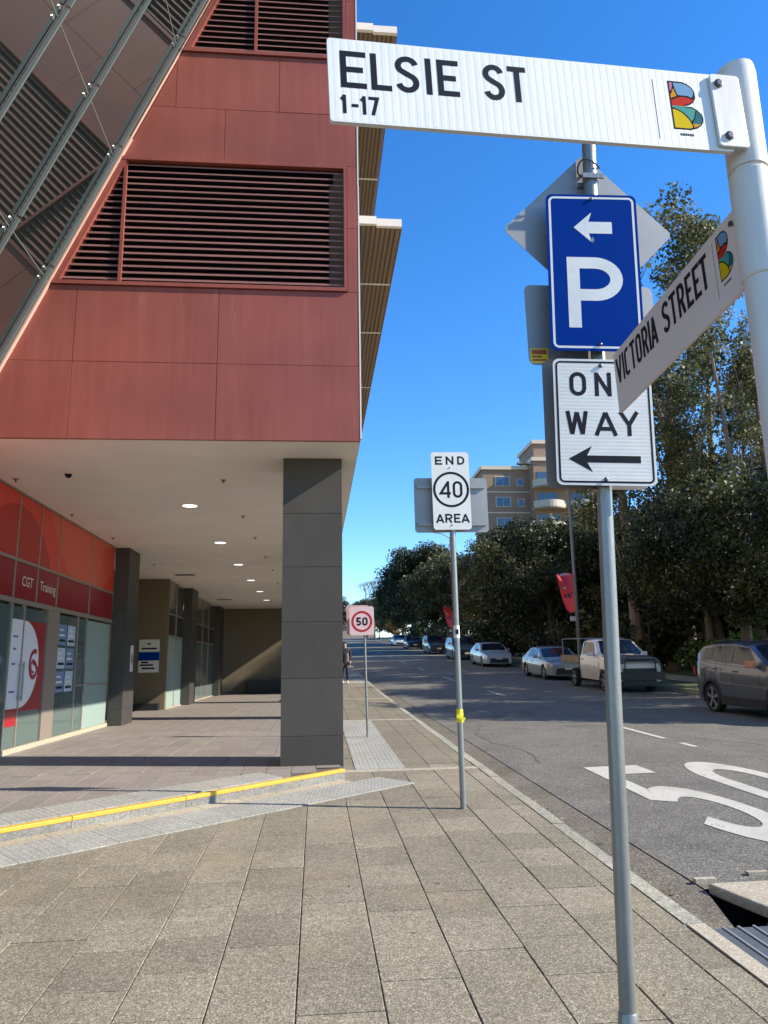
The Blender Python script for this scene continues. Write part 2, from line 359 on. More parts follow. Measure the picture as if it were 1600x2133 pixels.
def rrect(fr, u0, u1, v0, v1, r, c, n=5):
    pts = []
    for (cu, cv, a0) in ((u1 - r, v0 + r, -90), (u1 - r, v1 - r, 0), (u0 + r, v1 - r, 90), (u0 + r, v0 + r, 180)):
        for i in range(n + 1):
            a = math.radians(a0 + 90 * i / n); pts.append(fr.p(cu + r * math.cos(a), cv + r * math.sin(a), c))
    return pts
def plate(fr, u0, u1, v0, v1, r, th=0.003, c=0.0):
    mb = MB(); a = rrect(fr, u0, u1, v0, v1, r, c); mb.prism([p - fr.w * th for p in a], fr.w * th); return mb
def ring(fr, u0, u1, v0, v1, r, wd, c, mb=None):
    mb = mb or MB(); a = rrect(fr, u0, u1, v0, v1, r, c); b = rrect(fr, u0 + wd, u1 - wd, v0 + wd, v1 - wd, max(r - wd, 0.002), c); n = len(a)
    mb.add(a + b, [(i, (i + 1) % n, n + (i + 1) % n, n + i) for i in range(n)]); return mb
def flatpoly(fr, pts, c, mb=None, mi=0):
    mb = mb or MB(); mb.add([fr.p(x, y, c) for x, y in pts], [tuple(range(len(pts)))], mi); return mb
def arrow_left(fr, u0, u1, vm, hh, sh, hl, c):
    mb = MB(); n = 0.30 * hl
    flatpoly(fr, [(u0, vm), (u0 + hl, vm - hh), (u0 + hl - n, vm), (u0 + hl, vm + hh)][::1], c, mb)
    flatpoly(fr, [(u0 + hl - n * 1.0, vm - sh), (u1, vm - sh), (u1, vm + sh), (u0 + hl - n * 1.0, vm + sh)], c + 0.0001, mb)
    return mb
def disc(fr, cu, cv, r0, r1, c, n=40, mb=None):
    mb = mb or MB(); vs = []
    for i in range(n):
        a = 2 * PI * i / n; vs += [fr.p(cu + r0 * math.cos(a), cv + r0 * math.sin(a), c), fr.p(cu + r1 * math.cos(a), cv + r1 * math.sin(a), c)]
    mb.add(vs, [(2 * i, 2 * i + 1, (2 * i + 3) % (2 * n), (2 * i + 2) % (2 * n)) for i in range(n)]); return mb
def font_mesh(name, text, size, fr, u, v, lift, material, align='LEFT', sx=1.0):
    cu = bpy.data.curves.new(name, 'FONT'); cu.body = text; cu.size = size; cu.resolution_u = 2; cu.align_x = align
    tmp = bpy.data.objects.new(name, cu); COL.objects.link(tmp)
    dg = bpy.context.evaluated_depsgraph_get(); me0 = tmp.evaluated_get(dg).to_mesh()
    mb = MB(); mb.add([fr.p(u + q.co.x * sx, v + q.co.y, lift) for q in me0.vertices], [tuple(p.vertices) for p in me0.polygons])
    bpy.data.objects.remove(tmp); return mb

# ------------------------------------------------------------------ ground
def strip(x0, x1, ys, off0, off1=None, mb=None, xs=None):
    off1 = off0 if off1 is None else off1; mb = mb or MB(); vs = []; fs = []
    for y in ys: vs += [(x0, y, g(y) + off0), (x1, y, g(y) + off1)]
    for i in range(len(ys) - 1): fs.append((2 * i, 2 * i + 1, 2 * i + 3, 2 * i + 2))
    return mb.add(vs, fs)
YS = [-30, -10, 0, 5, 10, 15, 18, 20, 22, 25, 28, 31, 34, 37, 40, 43, 46, 50, 60, 70, 80, 95, 110, 130, 150, 160, 170, 185, 200, 230, 270, 330, 420]
tb = MB(); xs = [-400, -60, -8, 0, 14, 40, 120, 400]
for y in YS + [800]:
    for x in xs: tb.v.append((x, y, g(y) - 0.9 + (0.0 if x < 14 else 0.0)))
nx = len(xs)
for j in range(len(YS)):
    for i in range(nx - 1): tb.f.append((j * nx + i, j * nx + i + 1, (j + 1) * nx + i + 1, (j + 1) * nx + i)); tb.m.append(0)
struct('ground', tb, mat('ground_soil', (0.10, 0.085, 0.055), 0.95, var=0.3, vscale=0.4))

# road
rb = MB()
Yroad = [y for y in np.arange(-30, 60, 1.5)] + list(np.arange(60, 420, 6.0))
vs = []
for y in Yroad:
    for x, o in ((3.0, -.118), (5.2, -.09), (7.4, -.075), (9.8, -.09), (12.2, -.12)): vs.append((x, y, g(y) + o))
n5 = 5
rb.add(vs, [(j * n5 + i, j * n5 + i + 1, (j + 1) * n5 + i + 1, (j + 1) * n5 + i) for j in range(len(Yroad) - 1) for i in range(4)])
ya = [y for y in Yroad if y > 5.6]
rb.add([(3.0, 5.46, g(5.46) - .118), (2.72, 5.40, g(5.4) - .120), (3.0, ya[0], g(ya[0]) - .118), (2.72, ya[0], g(ya[0]) - .12)], [(0, 2, 3, 1)])
strip(2.72, 3.0, ya, -.12, -.118, rb)
struct('road', rb, M_asphalt)
gb = MB(); yg = [5.36] + [y for y in Yroad if y > 5.4]
for x0, x1, o0, o1 in ((2.25, 2.36, -.150, -.158), (2.36, 2.712, -.158, -.126)): strip(x0, x1, yg, o0, o1, gb)
# gutter dips towards the pit
gb.add([(2.25, 5.36, g(5.36) - .150), (2.36, 5.36, g(5.36) - .158), (2.712, 5.36, g(5.36) - .126), (2.25, 4.69, g(4.69) - .155), (2.36, 4.69, g(4.69) - .165), (2.56, 4.69, g(4.69) - .165)], [(0, 3, 4, 1), (1, 4, 5, 2)])
struct('gutter', gb, M_gutter)
# kerb stones
kerb_root = thing('kerb', (2.17, 0, 0), 'long pale concrete kerb between pavement and gutter', 'kerb'); kerb_root['kind'] = 'structure'; del kerb_root['category']; del kerb_root['label']
y = 4.46 - 1.22 * 4; k = 0
while y < 60:
    L = 1.22; j = random.uniform(-.004, .004)
    a, b = y + .004, y + L - .004
    if True:
        mb = MB(); o = random.uniform(-.003, .004)
        x0, x1 = 2.108 + j, 2.245 + j
        if b < 4.6: x0 += .01
        zb = -.24
        vs = [(x0, a, g(a) + zb), (x1 + .02, a, g(a) + zb), (x1, a, g(a) - .02 + o), (x1 - .02, a, g(a) + .002 + o), (x0, a, g(a) + .004 + o)]
        vs += [(x0, b, g(b) + zb), (x1 + .02, b, g(b) + zb), (x1, b, g(b) - .02 + o), (x1 - .02, b, g(b) + .002 + o), (x0, b, g(b) + .004 + o)]
        mb.add(vs, [(0, 1, 2, 3, 4), (9, 8, 7, 6, 5)] + [(i, 5 + i, 5 + (i + 1) % 5, (i + 1) % 5) for i in range(5)])
        obj('kerb_stone', mb, M_cream if a < 4.4 else M_conc, kerb_root)
    y += L; k += 1
mb = MB(); strip(2.10, 2.25, [y0 for y0 in YS if y0 >= 60], 0.0, 0.0, mb); obj('kerb_strip', mb, M_conc, kerb_root)
mb = MB(); strip(12.2, 12.36, YS, .02, .02, mb); strip(12.2, 12.202, YS, -.13, .02, mb)
struct('far_kerb', mb, M_conc)

# pavement: base sheet, then pavers one by one
pav = thing('pavement', (0, 0, 0), None, None); pav['kind'] = 'structure'
mb = MB(); strip(-9, 2.105, [y for y in YS if y < 9] + [9.4], -.012, -.012, mb); strip(.36, 2.105, [9.4] + [y for y in YS if y > 9.5], -.012, -.012, mb); struct('pavement_bed', mb, M_joint)
mb = MB(); strip(-0.5 - 4.5, -0.5, [2.0, 5, 9.3], -.008, -.008, mb); obj('joint_fill', mb, M_jointpale, pav)
# line of the podium step: base runs from A (right) to B (left)
A2 = Vector((0.345, 9.45)); B2 = Vector((-2.672, 6.98)); dAB = (B2 - A2).normalized(); nAB = Vector((-dAB.y, dAB.x))   # nAB
if nAB.y > 0: nAB = -nAB                                                       # points to the pavement side (towards camera)
def side(x, y): return (Vector((x, y)) - A2).dot(nAB)                          # >0 on the pavement
PL = 0.48
pm = MB(); pm.add([], [])
def paver_mesh(w, l):
    m = MB(); b = .004; h = .012
    vs = [(-w/2, -l/2, -.03), (w/2, -l/2, -.03), (w/2, l/2, -.03), (-w/2, l/2, -.03), (-w/2, -l/2, -.003), (w/2, -l/2, -.003), (w/2, l/2, -.003), (-w/2, l/2, -.003),
          (-w/2 + b, -l/2 + b, 0), (w/2 - b, -l/2 + b, 0), (w/2 - b, l/2 - b, 0), (-w/2 + b, l/2 - b, 0)]
    m.add(vs, [(0, 1, 5, 4), (1, 2, 6, 5), (2, 3, 7, 6), (3, 0, 4, 7), (4, 5, 9, 8), (5, 6, 10, 9), (6, 7, 11, 10), (7, 4, 8, 11), (8, 9, 10, 11)])
    return m.mesh('paver', [M_paver])
meshes = {}
cnt = 0
farp = MB(); 
for ci in range(-13, 7):
    xa = -.09 + .4 * (ci - 0) ; xb = min(xa + .4, 2.104)
    if xa > 2.05: continue
    w = round(xb - xa, 3) - (.005 if xa > -0.6 else .004)
    y = 2.7 + (ci % 2) * .23 + ((ci * 37) % 5) * .03
    while y < 34:
        l = PL; yc = y + l / 2; xc = (xa + xb) / 2
        inside = side(xc, yc) > -0.15 if yc < 9.4 else xb > .36
        if yc > 9.95 and yc < 16.4 and .5 < xc < 1.15: inside = inside  # tactile pad lies on top
        vis = xc / max(yc, .1) > -.50 or True
        if inside:
            if yc < 10.4 and -.47 < xc / yc and cnt < 298:
                key = (w,)
                if key not in meshes: meshes[key] = paver_mesh(w, l - .008)
                o = bpy.data.objects.new('paver', meshes[key]); COL.objects.link(o); o.parent = pav
                o.location = (xc, yc, g(yc) + random.uniform(-.0022, .0022))
                o.rotation_euler = (math.atan(.026) + random.uniform(-.0025, .0025), random.uniform(-.004, .004), random.uniform(-.002, .002)); cnt += 1
            elif yc >= 10.4 or xc / yc <= -.47:
                x0, x1, y0, y1 = xa + .004, xb - .004, y + .004, y + l - .004; o = random.uniform(-.002, .002)
                farp.add([(x0, y0, g(y0) + o), (x1, y0, g(y0) + o), (x1, y1, g(y1) + o), (x0, y1, g(y1) + o), (x0, y0, g(y0) - .03), (x1, y0, g(y0) - .03), (x1, y1, g(y1) - .03), (x0, y1, g(y1) - .03)],
                         [(0, 1, 2, 3), (4, 5, 1, 0), (5, 6, 2, 1), (6, 7, 3, 2), (7, 4, 0, 3)])
        y += l
obj('far_paver', farp, M_paver, pav, kind='stuff')
mb = MB(); strip(.40, 2.1, [y for y in YS if y >= 31] , .003, .003, mb); obj('far_pavement', mb, M_conc, pav)
# cream cross strips
def groundpoly(name, pts, off, material, parent=None, th=.02):
    mb = MB(); n = len(pts)
    top = [(x, y, g(y) + off) for x, y in pts]; bot = [(x, y, g(y) + off - th) for x, y in pts]
    mb.add(top + bot, [tuple(range(n))] + [(n + i, n + (i + 1) % n, (i + 1) % n, i) for i in range(n)])
    return obj(name, mb, material, parent) if name else mb
for y0 in (9.94, 16.5, 22.9, 29.4):
    for x0, x1 in ((.36, .80), (.806, 1.24), (1.246, 1.68), (1.686, 2.10)): groundpoly('cross_strip', [(x0, y0 + random.uniform(0, .006)), (x1, y0 + .004), (x1, y0 + .17), (x0, y0 + .168)], .007, M_cream, pav)
# tactile pads with raised bumps
def bumps(pts2d, zf, r=.016, h=.0026, mb=None):
    mb = mb or MB()
    for x, y in pts2d:
        z = zf(x, y); n = 6
        lo = [(x + r * math.cos(PI / 3 * i), y + r * math.sin(PI / 3 * i), z) for i in range(n)]; hi = [(x + .62 * r * math.cos(PI / 3 * i), y + .62 * r * math.sin(PI / 3 * i), z + h) for i in range(n)]
        mb.add(lo + hi, [(i, (i + 1) % n, n + (i + 1) % n, n + i) for i in range(n)] + [tuple(range(n, 2 * n))])
    return mb
tac = thing('tactile_pad', (.85, 13.3, g(13.3)), 'long pale grey tactile pad running along the pavement behind the speed sign post', 'tactile paving')
for j in range(16):
    for i in range(2):
        x0, y0 = .51 + i * .33, 10.13 + j * .395
        groundpoly('tactile_tile', [(x0 + .003, y0 + .003), (x0 + .327, y0 + .003), (x0 + .327, y0 + .392), (x0 + .003, y0 + .392)], .006, M_tact, tac)
obj('raised_dots', bumps([(.54 + i * .06, 10.17 + j * .06) for i in range(11) for j in range(105)], lambda x, y: g(y) + .006), M_tact, tac, kind='stuff')
# tactile band in front of the podium step
tac2 = thing('tactile_pad', (-1.2, 7.6, g(7.6)), 'pale grey tactile strip on the pavement along the foot of the yellow edged step', 'tactile paving')
def stepu(s, off): # point at distance s from A along the step and off metres out on the pavement
    p = A2 + dAB * s + nAB * off; return (p.x, p.y)
cb = thing('border_course', (-1.2, 7.9, g(7.9)), 'thin cream stone course at the foot of the yellow edged step', 'paving border')
for i in range(18):
    s0 = .05 + i * .5; groundpoly('border_stone', [stepu(s0 + .003, .004), stepu(s0 + .497, .004), stepu(s0 + .497, .2), stepu(s0 + .003, .2)], .008, M_cream, cb)
nt_ = 0; dots = []
for i in range(23):
    for j in range(2):
        s0 = -.38 + i * .4; o0 = .206 + j * .30
        groundpoly('tactile_tile', [stepu(s0 + .002, o0), stepu(s0 + .398, o0), stepu(s0 + .398, o0 + .296), stepu(s0 + .002, o0 + .296)], .009, M_tact, tac2)
        for a in range(7):
            for b in range(5): dots.append(stepu(s0 + .03 + a * .057, o0 + .03 + b * .058))
obj('raised_dots', bumps(dots, lambda x, y: g(y) + .009), M_tact, tac2, kind='stuff')

# ------------------------------------------------------------------ drain pit
dr = thing('storm_drain', (2.6, 4.0, g(4.0) - .2), 'storm drain pit at the gutter with steel grate and raised concrete lid', 'storm drain')
mb = MB()
for (x0, x1, y0, y1) in ((2.27, 2.30, 2.4, 4.68), (3.02, 3.05, 2.4, 5.3), (2.27, 3.05, 2.38, 2.4), (2.56, 3.05, 5.37, 5.39)): mb.box(x0, x1, y0, y1, -.9, g(y0) - .22)
mb.box(2.2, 3.1, 2.3, 5.5, -.92, -.9)
obj('pit_wall', mb, mat('pit_dark', (0.01, 0.009, 0.008), 0.9), dr)  # near-black walls: the shade of the hollow is put into their colour
mb = MB()
for i in range(7):
    x0 = 2.315 + i * .098; mb.box(x0 - .04, x0 + .042, 2.45, 4.70, g(2.45) - .145, g(2.45) - .120, slope=.026)
obj('grate_plate', mb, mat('grate_steel', (0.10, 0.108, 0.115), 0.6, 0.2, var=0.2, vscale=10), dr)
for i in range(8):
    x0 = 2.299 + i * .098; mb = MB(); mb.box(x0 - .04, x0 - .026, 2.44, 4.71, g(2.45) - .15, g(2.45) - .113, slope=.026); obj('grate_bar', mb, mat('grate_light', (0.33, 0.34, 0.34), 0.5, 0.4), dr)
mb = MB()
pl = [(2.735, 5.385), (2.87, 4.86), (3.01, 4.5), (3.06, 2.4), (3.9, 2.4), (3.62, 4.6), (3.35, 5.40)]
pl = pl[::-1]
top = [(x, yy, g(yy) - .075 - .004 * max(0, x - 2.9)) for x, yy in pl]; bot = [(x, yy, g(yy) - .15) for x, yy in pl]; n = len(pl)
mb.add(top + bot, [tuple(range(n))[::-1], tuple(range(n, 2 * n))] + [(i, (i + 1) % n, n + (i + 1) % n, n + i) for i in range(n)])
bm = bmesh.new(); me_ = mb.mesh('concrete_lid', [M_cream], origin=dr.location); bm.from_mesh(me_); bmesh.ops.recalc_face_normals(bm, faces=bm.faces); bm.to_mesh(me_); bm.free()
lid = obj('concrete_lid', me_, [M_cream], dr); bevel(lid, .012)
for x, yy in ((2.72, 5.52), (3.18, 5.62), (3.5, 5.2)):
    mb = MB(); mb.box(x, x + .16, yy, yy + .05, g(yy) - .125, g(yy) - .09); obj('lifting_lug', mb, M_cream, dr)
# leaves and grit in the gutter
lb = MB()
for i in range(170):
    yy = 4.72 + random.random() ** 2 * 5; x = 2.27 + .3 * random.random() ** 2; z = g(yy) - .158 - (.03 if yy < 5.3 else 0); a = random.random() * 6; s = random.uniform(.01, .035)
    lb.add([(x + math.cos(a) * s, yy + math.sin(a) * s, z + .012), (x - math.sin(a) * s * .4, yy + math.cos(a) * s * .4, z + .006), (x - math.cos(a) * s, yy - math.sin(a) * s, z + .014), (x + math.sin(a) * s * .4, yy - math.cos(a) * s * .4, z + .018)], [(0, 1, 2, 3)])
obj('gutter_leaf_litter', lb, mat('dry_leaf', (0.30, 0.20, 0.10), 0.8), None, kind='stuff')
# sealed cracks and an old trench patch on the asphalt
def _rz(x, y): return g(y) + float(np.interp(x, [2.72, 3.0, 5.2, 7.4, 9.8, 12.2], [-.12, -.118, -.09, -.075, -.09, -.12]))
rc_ = random.Random(12)
for x0, y0, hd_, n_ in ((3.25, 11.0, 1.5, 26), (7.8, 9.0, 1.7, 20), (5.2, 16.0, .1, 12)):
    mb = MB(); vs = []; x, y, a_ = x0, y0, hd_
    for i in range(n_):
        w = rc_.uniform(.006, .013); nx_, ny_ = -math.sin(a_), math.cos(a_); vs += [(x + nx_ * w, y + ny_ * w, _rz(x + nx_ * w, y + ny_ * w) + .0025), (x - nx_ * w, y - ny_ * w, _rz(x - nx_ * w, y - ny_ * w) + .0025)]
        a_ += rc_.uniform(-.35, .35); a_ = hd_ + (a_ - hd_) * .8; x += math.cos(a_) * .22; y += math.sin(a_) * .22
    mb.add(vs, [(2 * i, 2 * i + 1, 2 * i + 3, 2 * i + 2) for i in range(n_ - 1)]); struct('road_crack', mb, mat('crack_bitumen', (.06, .055, .048), .8))
lb = MB()
for i in range(90):
    yy = random.uniform(3.6, 22); x = 2.08 - abs(random.gauss(0, .8)); a = random.random() * 6; s_l = random.uniform(.008, .024)
    if x < .4 and yy > 9: continue
    z = g(yy) + .006
    lb.add([(x + math.cos(a) * s_l, yy + math.sin(a) * s_l, z + .004), (x - math.sin(a) * s_l * .45, yy + math.cos(a) * s_l * .45, z), (x - math.cos(a) * s_l, yy - math.sin(a) * s_l, z + .005), (x + math.sin(a) * s_l * .45, yy - math.cos(a) * s_l * .45, z + .002)], [(0, 1, 2, 3)])
obj('fallen_leaf_scatter', lb, mat('dry_leaf', (0.30, 0.20, 0.10)), None, kind='stuff')
# ------------------------------------------------------------------ road paint
def road_z(x, y):
    o = np.interp(x, [3.0, 5.2, 7.4, 9.8, 12.2], [-.118, -.09, -.075, -.09, -.12]); 
    # same piecewise linear surface as the road mesh
    i = np.searchsorted(Yroad, y) - 1; y0, y1 = Yroad[i], Yroad[i + 1]; k = (y - y0) / (y1 - y0)
    return g(y0) * (1 - k) + g(y1) * k + o
def road_glyph(ch, x0, y0, w, h, t, parent, label):
    mb = MB(); gw = .62; sx = w / gw
    for i, st in enumerate(glyph(ch, gw, t)):
        vs, fs = stroke_quads(st, t)
        nv = []; nf = []
        for f in fs:
            q = [Vector((vs[k][0] * sx + x0, vs[k][1] * h + y0)) for k in f]
            b = len(nv); D = 3
            for a in range(D + 1):
                for s_ in range(D + 1):
                    p = q[0].lerp(q[1], s_ / D).lerp(q[3].lerp(q[2], s_ / D), a / D); nv.append((p.x, p.y, road_z(p.x, p.y) + .005 + i * .002))
            for a in range(D):
                for s_ in range(D): nf.append((b + a * (D + 1) + s_, b + a * (D + 1) + s_ + 1, b + (a + 1) * (D + 1) + s_ + 1, b + (a + 1) * (D + 1) + s_))
        mb.add(nv, nf)
    o = obj(ch == '5' and 'numeral_five' or 'numeral_zero', mb, M_road_white, parent, label=label)
    return o
rp = thing('road_marking', (4.7, 8.2, road_z(4.7, 8.2)), 'large white painted number 50 stretched along the near traffic lane', 'road marking')
road_glyph('5', 3.62, 6.3, .86, 4.15, .15, rp, None)
road_glyph('0', 4.85, 6.3, .9, 4.2, .15, rp, None)
def lane_line(x, w, ya, yb, label):
    mb = MB(); n = max(1, int((yb - ya) / .5)); vs = []
    for i in range(n + 1):
        yy = ya + (yb - ya) * i / n; vs += [(x, yy, road_z(x, yy) + .006), (x + w, yy, road_z(x + w, yy) + .006)]
    mb.add(vs, [(2 * i, 2 * i + 1, 2 * i + 3, 2 * i + 2) for i in range(n)])
    return obj('lane_line', mb, M_road_white, None, label=label, cat='lane line', group='broken white centre lines')
lane_line(6.02, .11, 13.0, 15.2, 'white painted centre line dash on sunlit asphalt right of the nearest silver post')
lane_line(6.02, .11, 11.9, 12.4, 'shortest worn white dash nearest the painted number 50')
for i, (a, b) in enumerate(((24, 26.5), (33, 36), (42, 45), (51, 54), (60, 63), (70, 73))): lane_line(6.0, .12, a, b, 'far white centre line dash in the shadow striped road, number %s away' % ['first', 'second', 'third', 'fourth', 'fifth', 'sixth'][i])

# ------------------------------------------------------------------ far verge
mb = MB(); strip(12.36, 13.9, YS, .02, .05, mb); strip(15.4, 60, YS, .1, .5, mb); struct('grass_verge', mb, mat('grass_turf', (0.045, 0.065, 0.02), 0.9, var=0.4, vscale=2, bump=0.6, bscale=30))
mb = MB(); strip(13.9, 15.4, YS, .055, .09, mb); struct('far_footpath', mb, M_conc)

# ------------------------------------------------------------------ podium and arcade floor
M_riser = aggregate('riser_concrete', [(0.0, (0.16, 0.152, 0.13)), (0.6, (0.215, 0.205, 0.175)), (1.0, (0.29, 0.275, 0.235))], 110, 0.3, big=0.2)
pod = thing('podium', (-2, 12, .38), None, None); pod['kind'] = 'structure'
dL = A2 + dAB * 9.5
PLY = [(A2.x, A2.y), (A2.x, 36.6), (-5.7, 36.6), (-5.7, 18.0), (-9.0, 18.0), (-9.0, dL.y - .8), (dL.x, dL.y)]
mb = MB(); T_ = [(x, y, podz(y) - .012) for x, y in PLY]
# split at y = 9.8 so that both halves are planar
low = [(A2.x, A2.y), (A2.x, 9.8), (-9.0, 9.8), (-9.0, dL.y - .8), (dL.x, dL.y)]; hig = [(A2.x, 9.8), (A2.x, 36.6), (-5.7, 36.6), (-5.7, 18.0), (-9.0, 18.0), (-9.0, 9.8)]
for P_ in (low, hig): mb.add([(x, y, podz(y) - .012) for x, y in P_], [tuple(range(len(P_)))])
for a, b in zip(PLY, PLY[1:] + PLY[:1]): mb.add([(a[0], a[1], -1), (b[0], b[1], -1), (b[0], b[1], podz(b[1]) - .012), (a[0], a[1], podz(a[1]) - .012)], [(0, 1, 2, 3)])
obj('podium_slab', mb, mat('podium_bed', (0.11, 0.09, 0.07), 0.9), pod)
# riser stones along the chamfered step, nosing painted yellow
s = 0.0
for i in range(8):
    L = [2.15, 1.15, 1.2, 1.2, 1.2, 1.2, 1.2, 1.2][i]
    a, b = s + .002, s + L - .002
    for nm, o0, o1, zt0, zt1, m_ in (('riser_stone', -.012, .006, None, -.034, M_riser), ('yellow_nosing', -.060, .012, -.033, .006, M_yellow)):
        pa, pb, pc, pd = (A2 + dAB * a + nAB * o1), (A2 + dAB * b + nAB * o1), (A2 + dAB * b + nAB * o0), (A2 + dAB * a + nAB * o0)
        mb = MB(); tops = [(q.x, q.y, podz(q.y) + zt1) for q in (pa, pb, pc, pd)]; bots = [(q.x, q.y, (g(q.y) - .05) if zt0 is None else podz(q.y) + zt0) for q in (pa, pb, pc, pd)]
        mb.add(tops + bots, [(3, 2, 1, 0), (4, 5, 6, 7), (0, 1, 5, 4), (1, 2, 6, 5), (2, 3, 7, 6), (3, 0, 4, 7)])
        o = obj(nm, mb, m_, pod)
        if nm == 'yellow_nosing': bevel(o, .006)
    s += L
# tactile band on the podium behind the nosing
dots = []
tac3 = thing('tactile_pad', (-1.5, 8.8, .36), 'pale grey tactile strip on top of the podium just behind the yellow nosing', 'tactile paving')
def podu(s, off):
    p = A2 + dAB * s - nAB * off; return (p.x, p.y)
for i in range(17):
    s0 = .0 + i * .42
    P_ = [podu(s0 + .002, .12), podu(s0 + .418, .12), podu(s0 + .418, .60), podu(s0 + .002, .60)]
    if max(p[1] for p in P_) > 9.79: P_ = [(x, min(y, 9.79)) for x, y in P_]
    if i < 2: continue
    mb = MB(); mb.add([(x, y, podz(y) + .006) for x, y in P_] + [(x, y, podz(y) - .01) for x, y in P_], [(3, 2, 1, 0), (0, 1, 5, 4), (1, 2, 6, 5), (2, 3, 7, 6), (3, 0, 4, 7)])
    obj('tactile_tile', mb, M_tact, tac3)
    for a in range(7):
        for b in range(8): dots.append(podu(s0 + .03 + a * .06, .15 + b * .06))
obj('raised_dots', bumps([d for d in dots if d[1] < 9.75], lambda x, y: podz(y) + .006), M_tact, tac3, kind='stuff')
# floor tiles of the arcade
cnt = 0; fm = {}; farb = MB()
TW, TL_ = .30, .60
def tile_mesh(w, l):
    m = MB(); b = .002; m.add([(-w/2, -l/2, -.01), (w/2, -l/2, -.01), (w/2, l/2, -.01), (-w/2, l/2, -.01), (-w/2 + b, -l/2 + b, 0), (w/2 - b, -l/2 + b, 0), (w/2 - b, l/2 - b, 0), (-w/2 + b, l/2 - b, 0)], [(0, 1, 5, 4), (1, 2, 6, 5), (2, 3, 7, 6), (3, 0, 4, 7), (4, 5, 6, 7)])
    return m.mesh('floor_tile', [M_tile])
TM = tile_mesh(TW - .005, TL_ - .005)
cells = []
for ci in range(19):
    x = .30 - TW * (ci + .5)
    y = 4.2 + (ci % 2) * .3
    while y < 36.3:
        yc = y + TL_ / 2
        if side(x, yc) < -.35 and -5.55 < x and not (yc < 18.2 and x < -4.75) and abs(yc - 9.8) > .0: cells.append((yc, x))
        y += TL_
cells.sort(key=lambda c: c[0])
for yc, x in cells:
    z = podz(yc) if yc < 9.8 - .3 or yc > 10.1 else .38 - .004
    if x / yc > -.48 and cnt < 296 and yc < 15.5:
        o = bpy.data.objects.new('floor_tile', TM); COL.objects.link(o); o.parent = pod; o.location = Vector((x, yc, podz(yc) + random.uniform(-.0008, .0008))) - pod.location
        o.rotation_euler = ((math.atan(.033) if yc < 9.6 else 0) + random.uniform(-.0008, .0008), random.uniform(-.001, .001), 0); cnt += 1
    else:
        x0, x1, y0, y1 = x - TW/2 + .003, x + TW/2 - .003, yc - TL_/2 + .003, yc + TL_/2 - .003; e = random.uniform(-.001, .001)
        farb.add([(x0, y0, podz(y0) + e), (x1, y0, podz(y0) + e), (x1, y1, podz(y1) + e), (x0, y1, podz(y1) + e)], [(0, 1, 2, 3)])
obj('far_floor_tile', farb, M_tile, pod, kind='stuff')

# ------------------------------------------------------------------ corner building
YF = 8.96; ZS = 4.378; XC = .555; ZT = 20.0
bld = thing('office_building', (-2.0, 20, 0), 'dark red metal clad building on stone columns above the shopping arcade', 'building')
def xd(z): return -3.893 + (z - 5.25) / 2.347
def clip(poly, f):
    out = []
    for i in range(len(poly)):
        a, b = poly[i], poly[(i + 1) % len(poly)]; fa, fb = f(a), f(b)
        if fa >= 0: out.append(a)
        if fa * fb < 0: t = fa / (fa - fb); out.append((a[0] + (b[0] - a[0]) * t, a[1] + (b[1] - a[1]) * t))
    return out
def fpoly(x0, x1, z0, z1): return clip([(x0, z0), (x1, z0), (x1, z1), (x0, z1)], lambda p: p[0] - xd(p[1]) - .02)
def fprism(poly, y0, y1, mb=None):
    mb = mb or MB(); mb.prism([(p[0], y0, p[1]) for p in poly][::-1], (0, y1 - y0, 0)); 
    return mb
# backing
obj('wall_backing', fprism(fpoly(-6, XC - .01, ZS + .06, ZT), YF + .16, YF + .2), M_dark, bld)  # near-black sheet: the dark of the louvre voids put into its colour
obj('panel_rail', fprism(fpoly(-6, XC - .01, ZS + .02, 6.40), YF + .052, YF + .08), M_redpanel, bld); obj('panel_rail', fprism(fpoly(-6, XC - .01, 8.32, 9.97), YF + .052, YF + .08), M_redpanel, bld)
rows = [(ZS, 5.385, [-3.04, -1.26]), (5.385, 6.42, [-3.04, -1.26]), (8.30, 9.10, [-1.25]), (9.10, 9.985, [-1.92, -.52]), (12.0, 12.95, [-1.2]), (12.95, 13.9, [-.4]), (13.9, 14.9, [-.4]), (14.9, 15.9, []), (15.9, 17, []), (17, 18.1, []), (18.1, 20, [])]
gp = .003
for z0, z1, js in rows:
    xs_ = [-6] + js + [XC]
    for a, b in zip(xs_, xs_[1:]):
        P_ = fpoly(a + gp, b - gp if b < XC else XC - .004, z0 + (gp if z0 > ZS else 0), z1 - gp)
        if len(P_) > 2: obj('red_panel', fprism(P_, YF + random.uniform(-.002, .002), YF + .05), M_redpanel, bld)
for z0, z1 in ((6.42, 8.30), (9.985, 12.0)):
    zm = (z0 + z1) / 2
    for a, b in ((z0, zm), (zm, z1)): obj('red_panel', fprism([(.412, a + gp), (XC - .004, a + gp), (XC - .004, b - gp), (.412, b - gp)], YF, YF + .05), M_redpanel, bld)
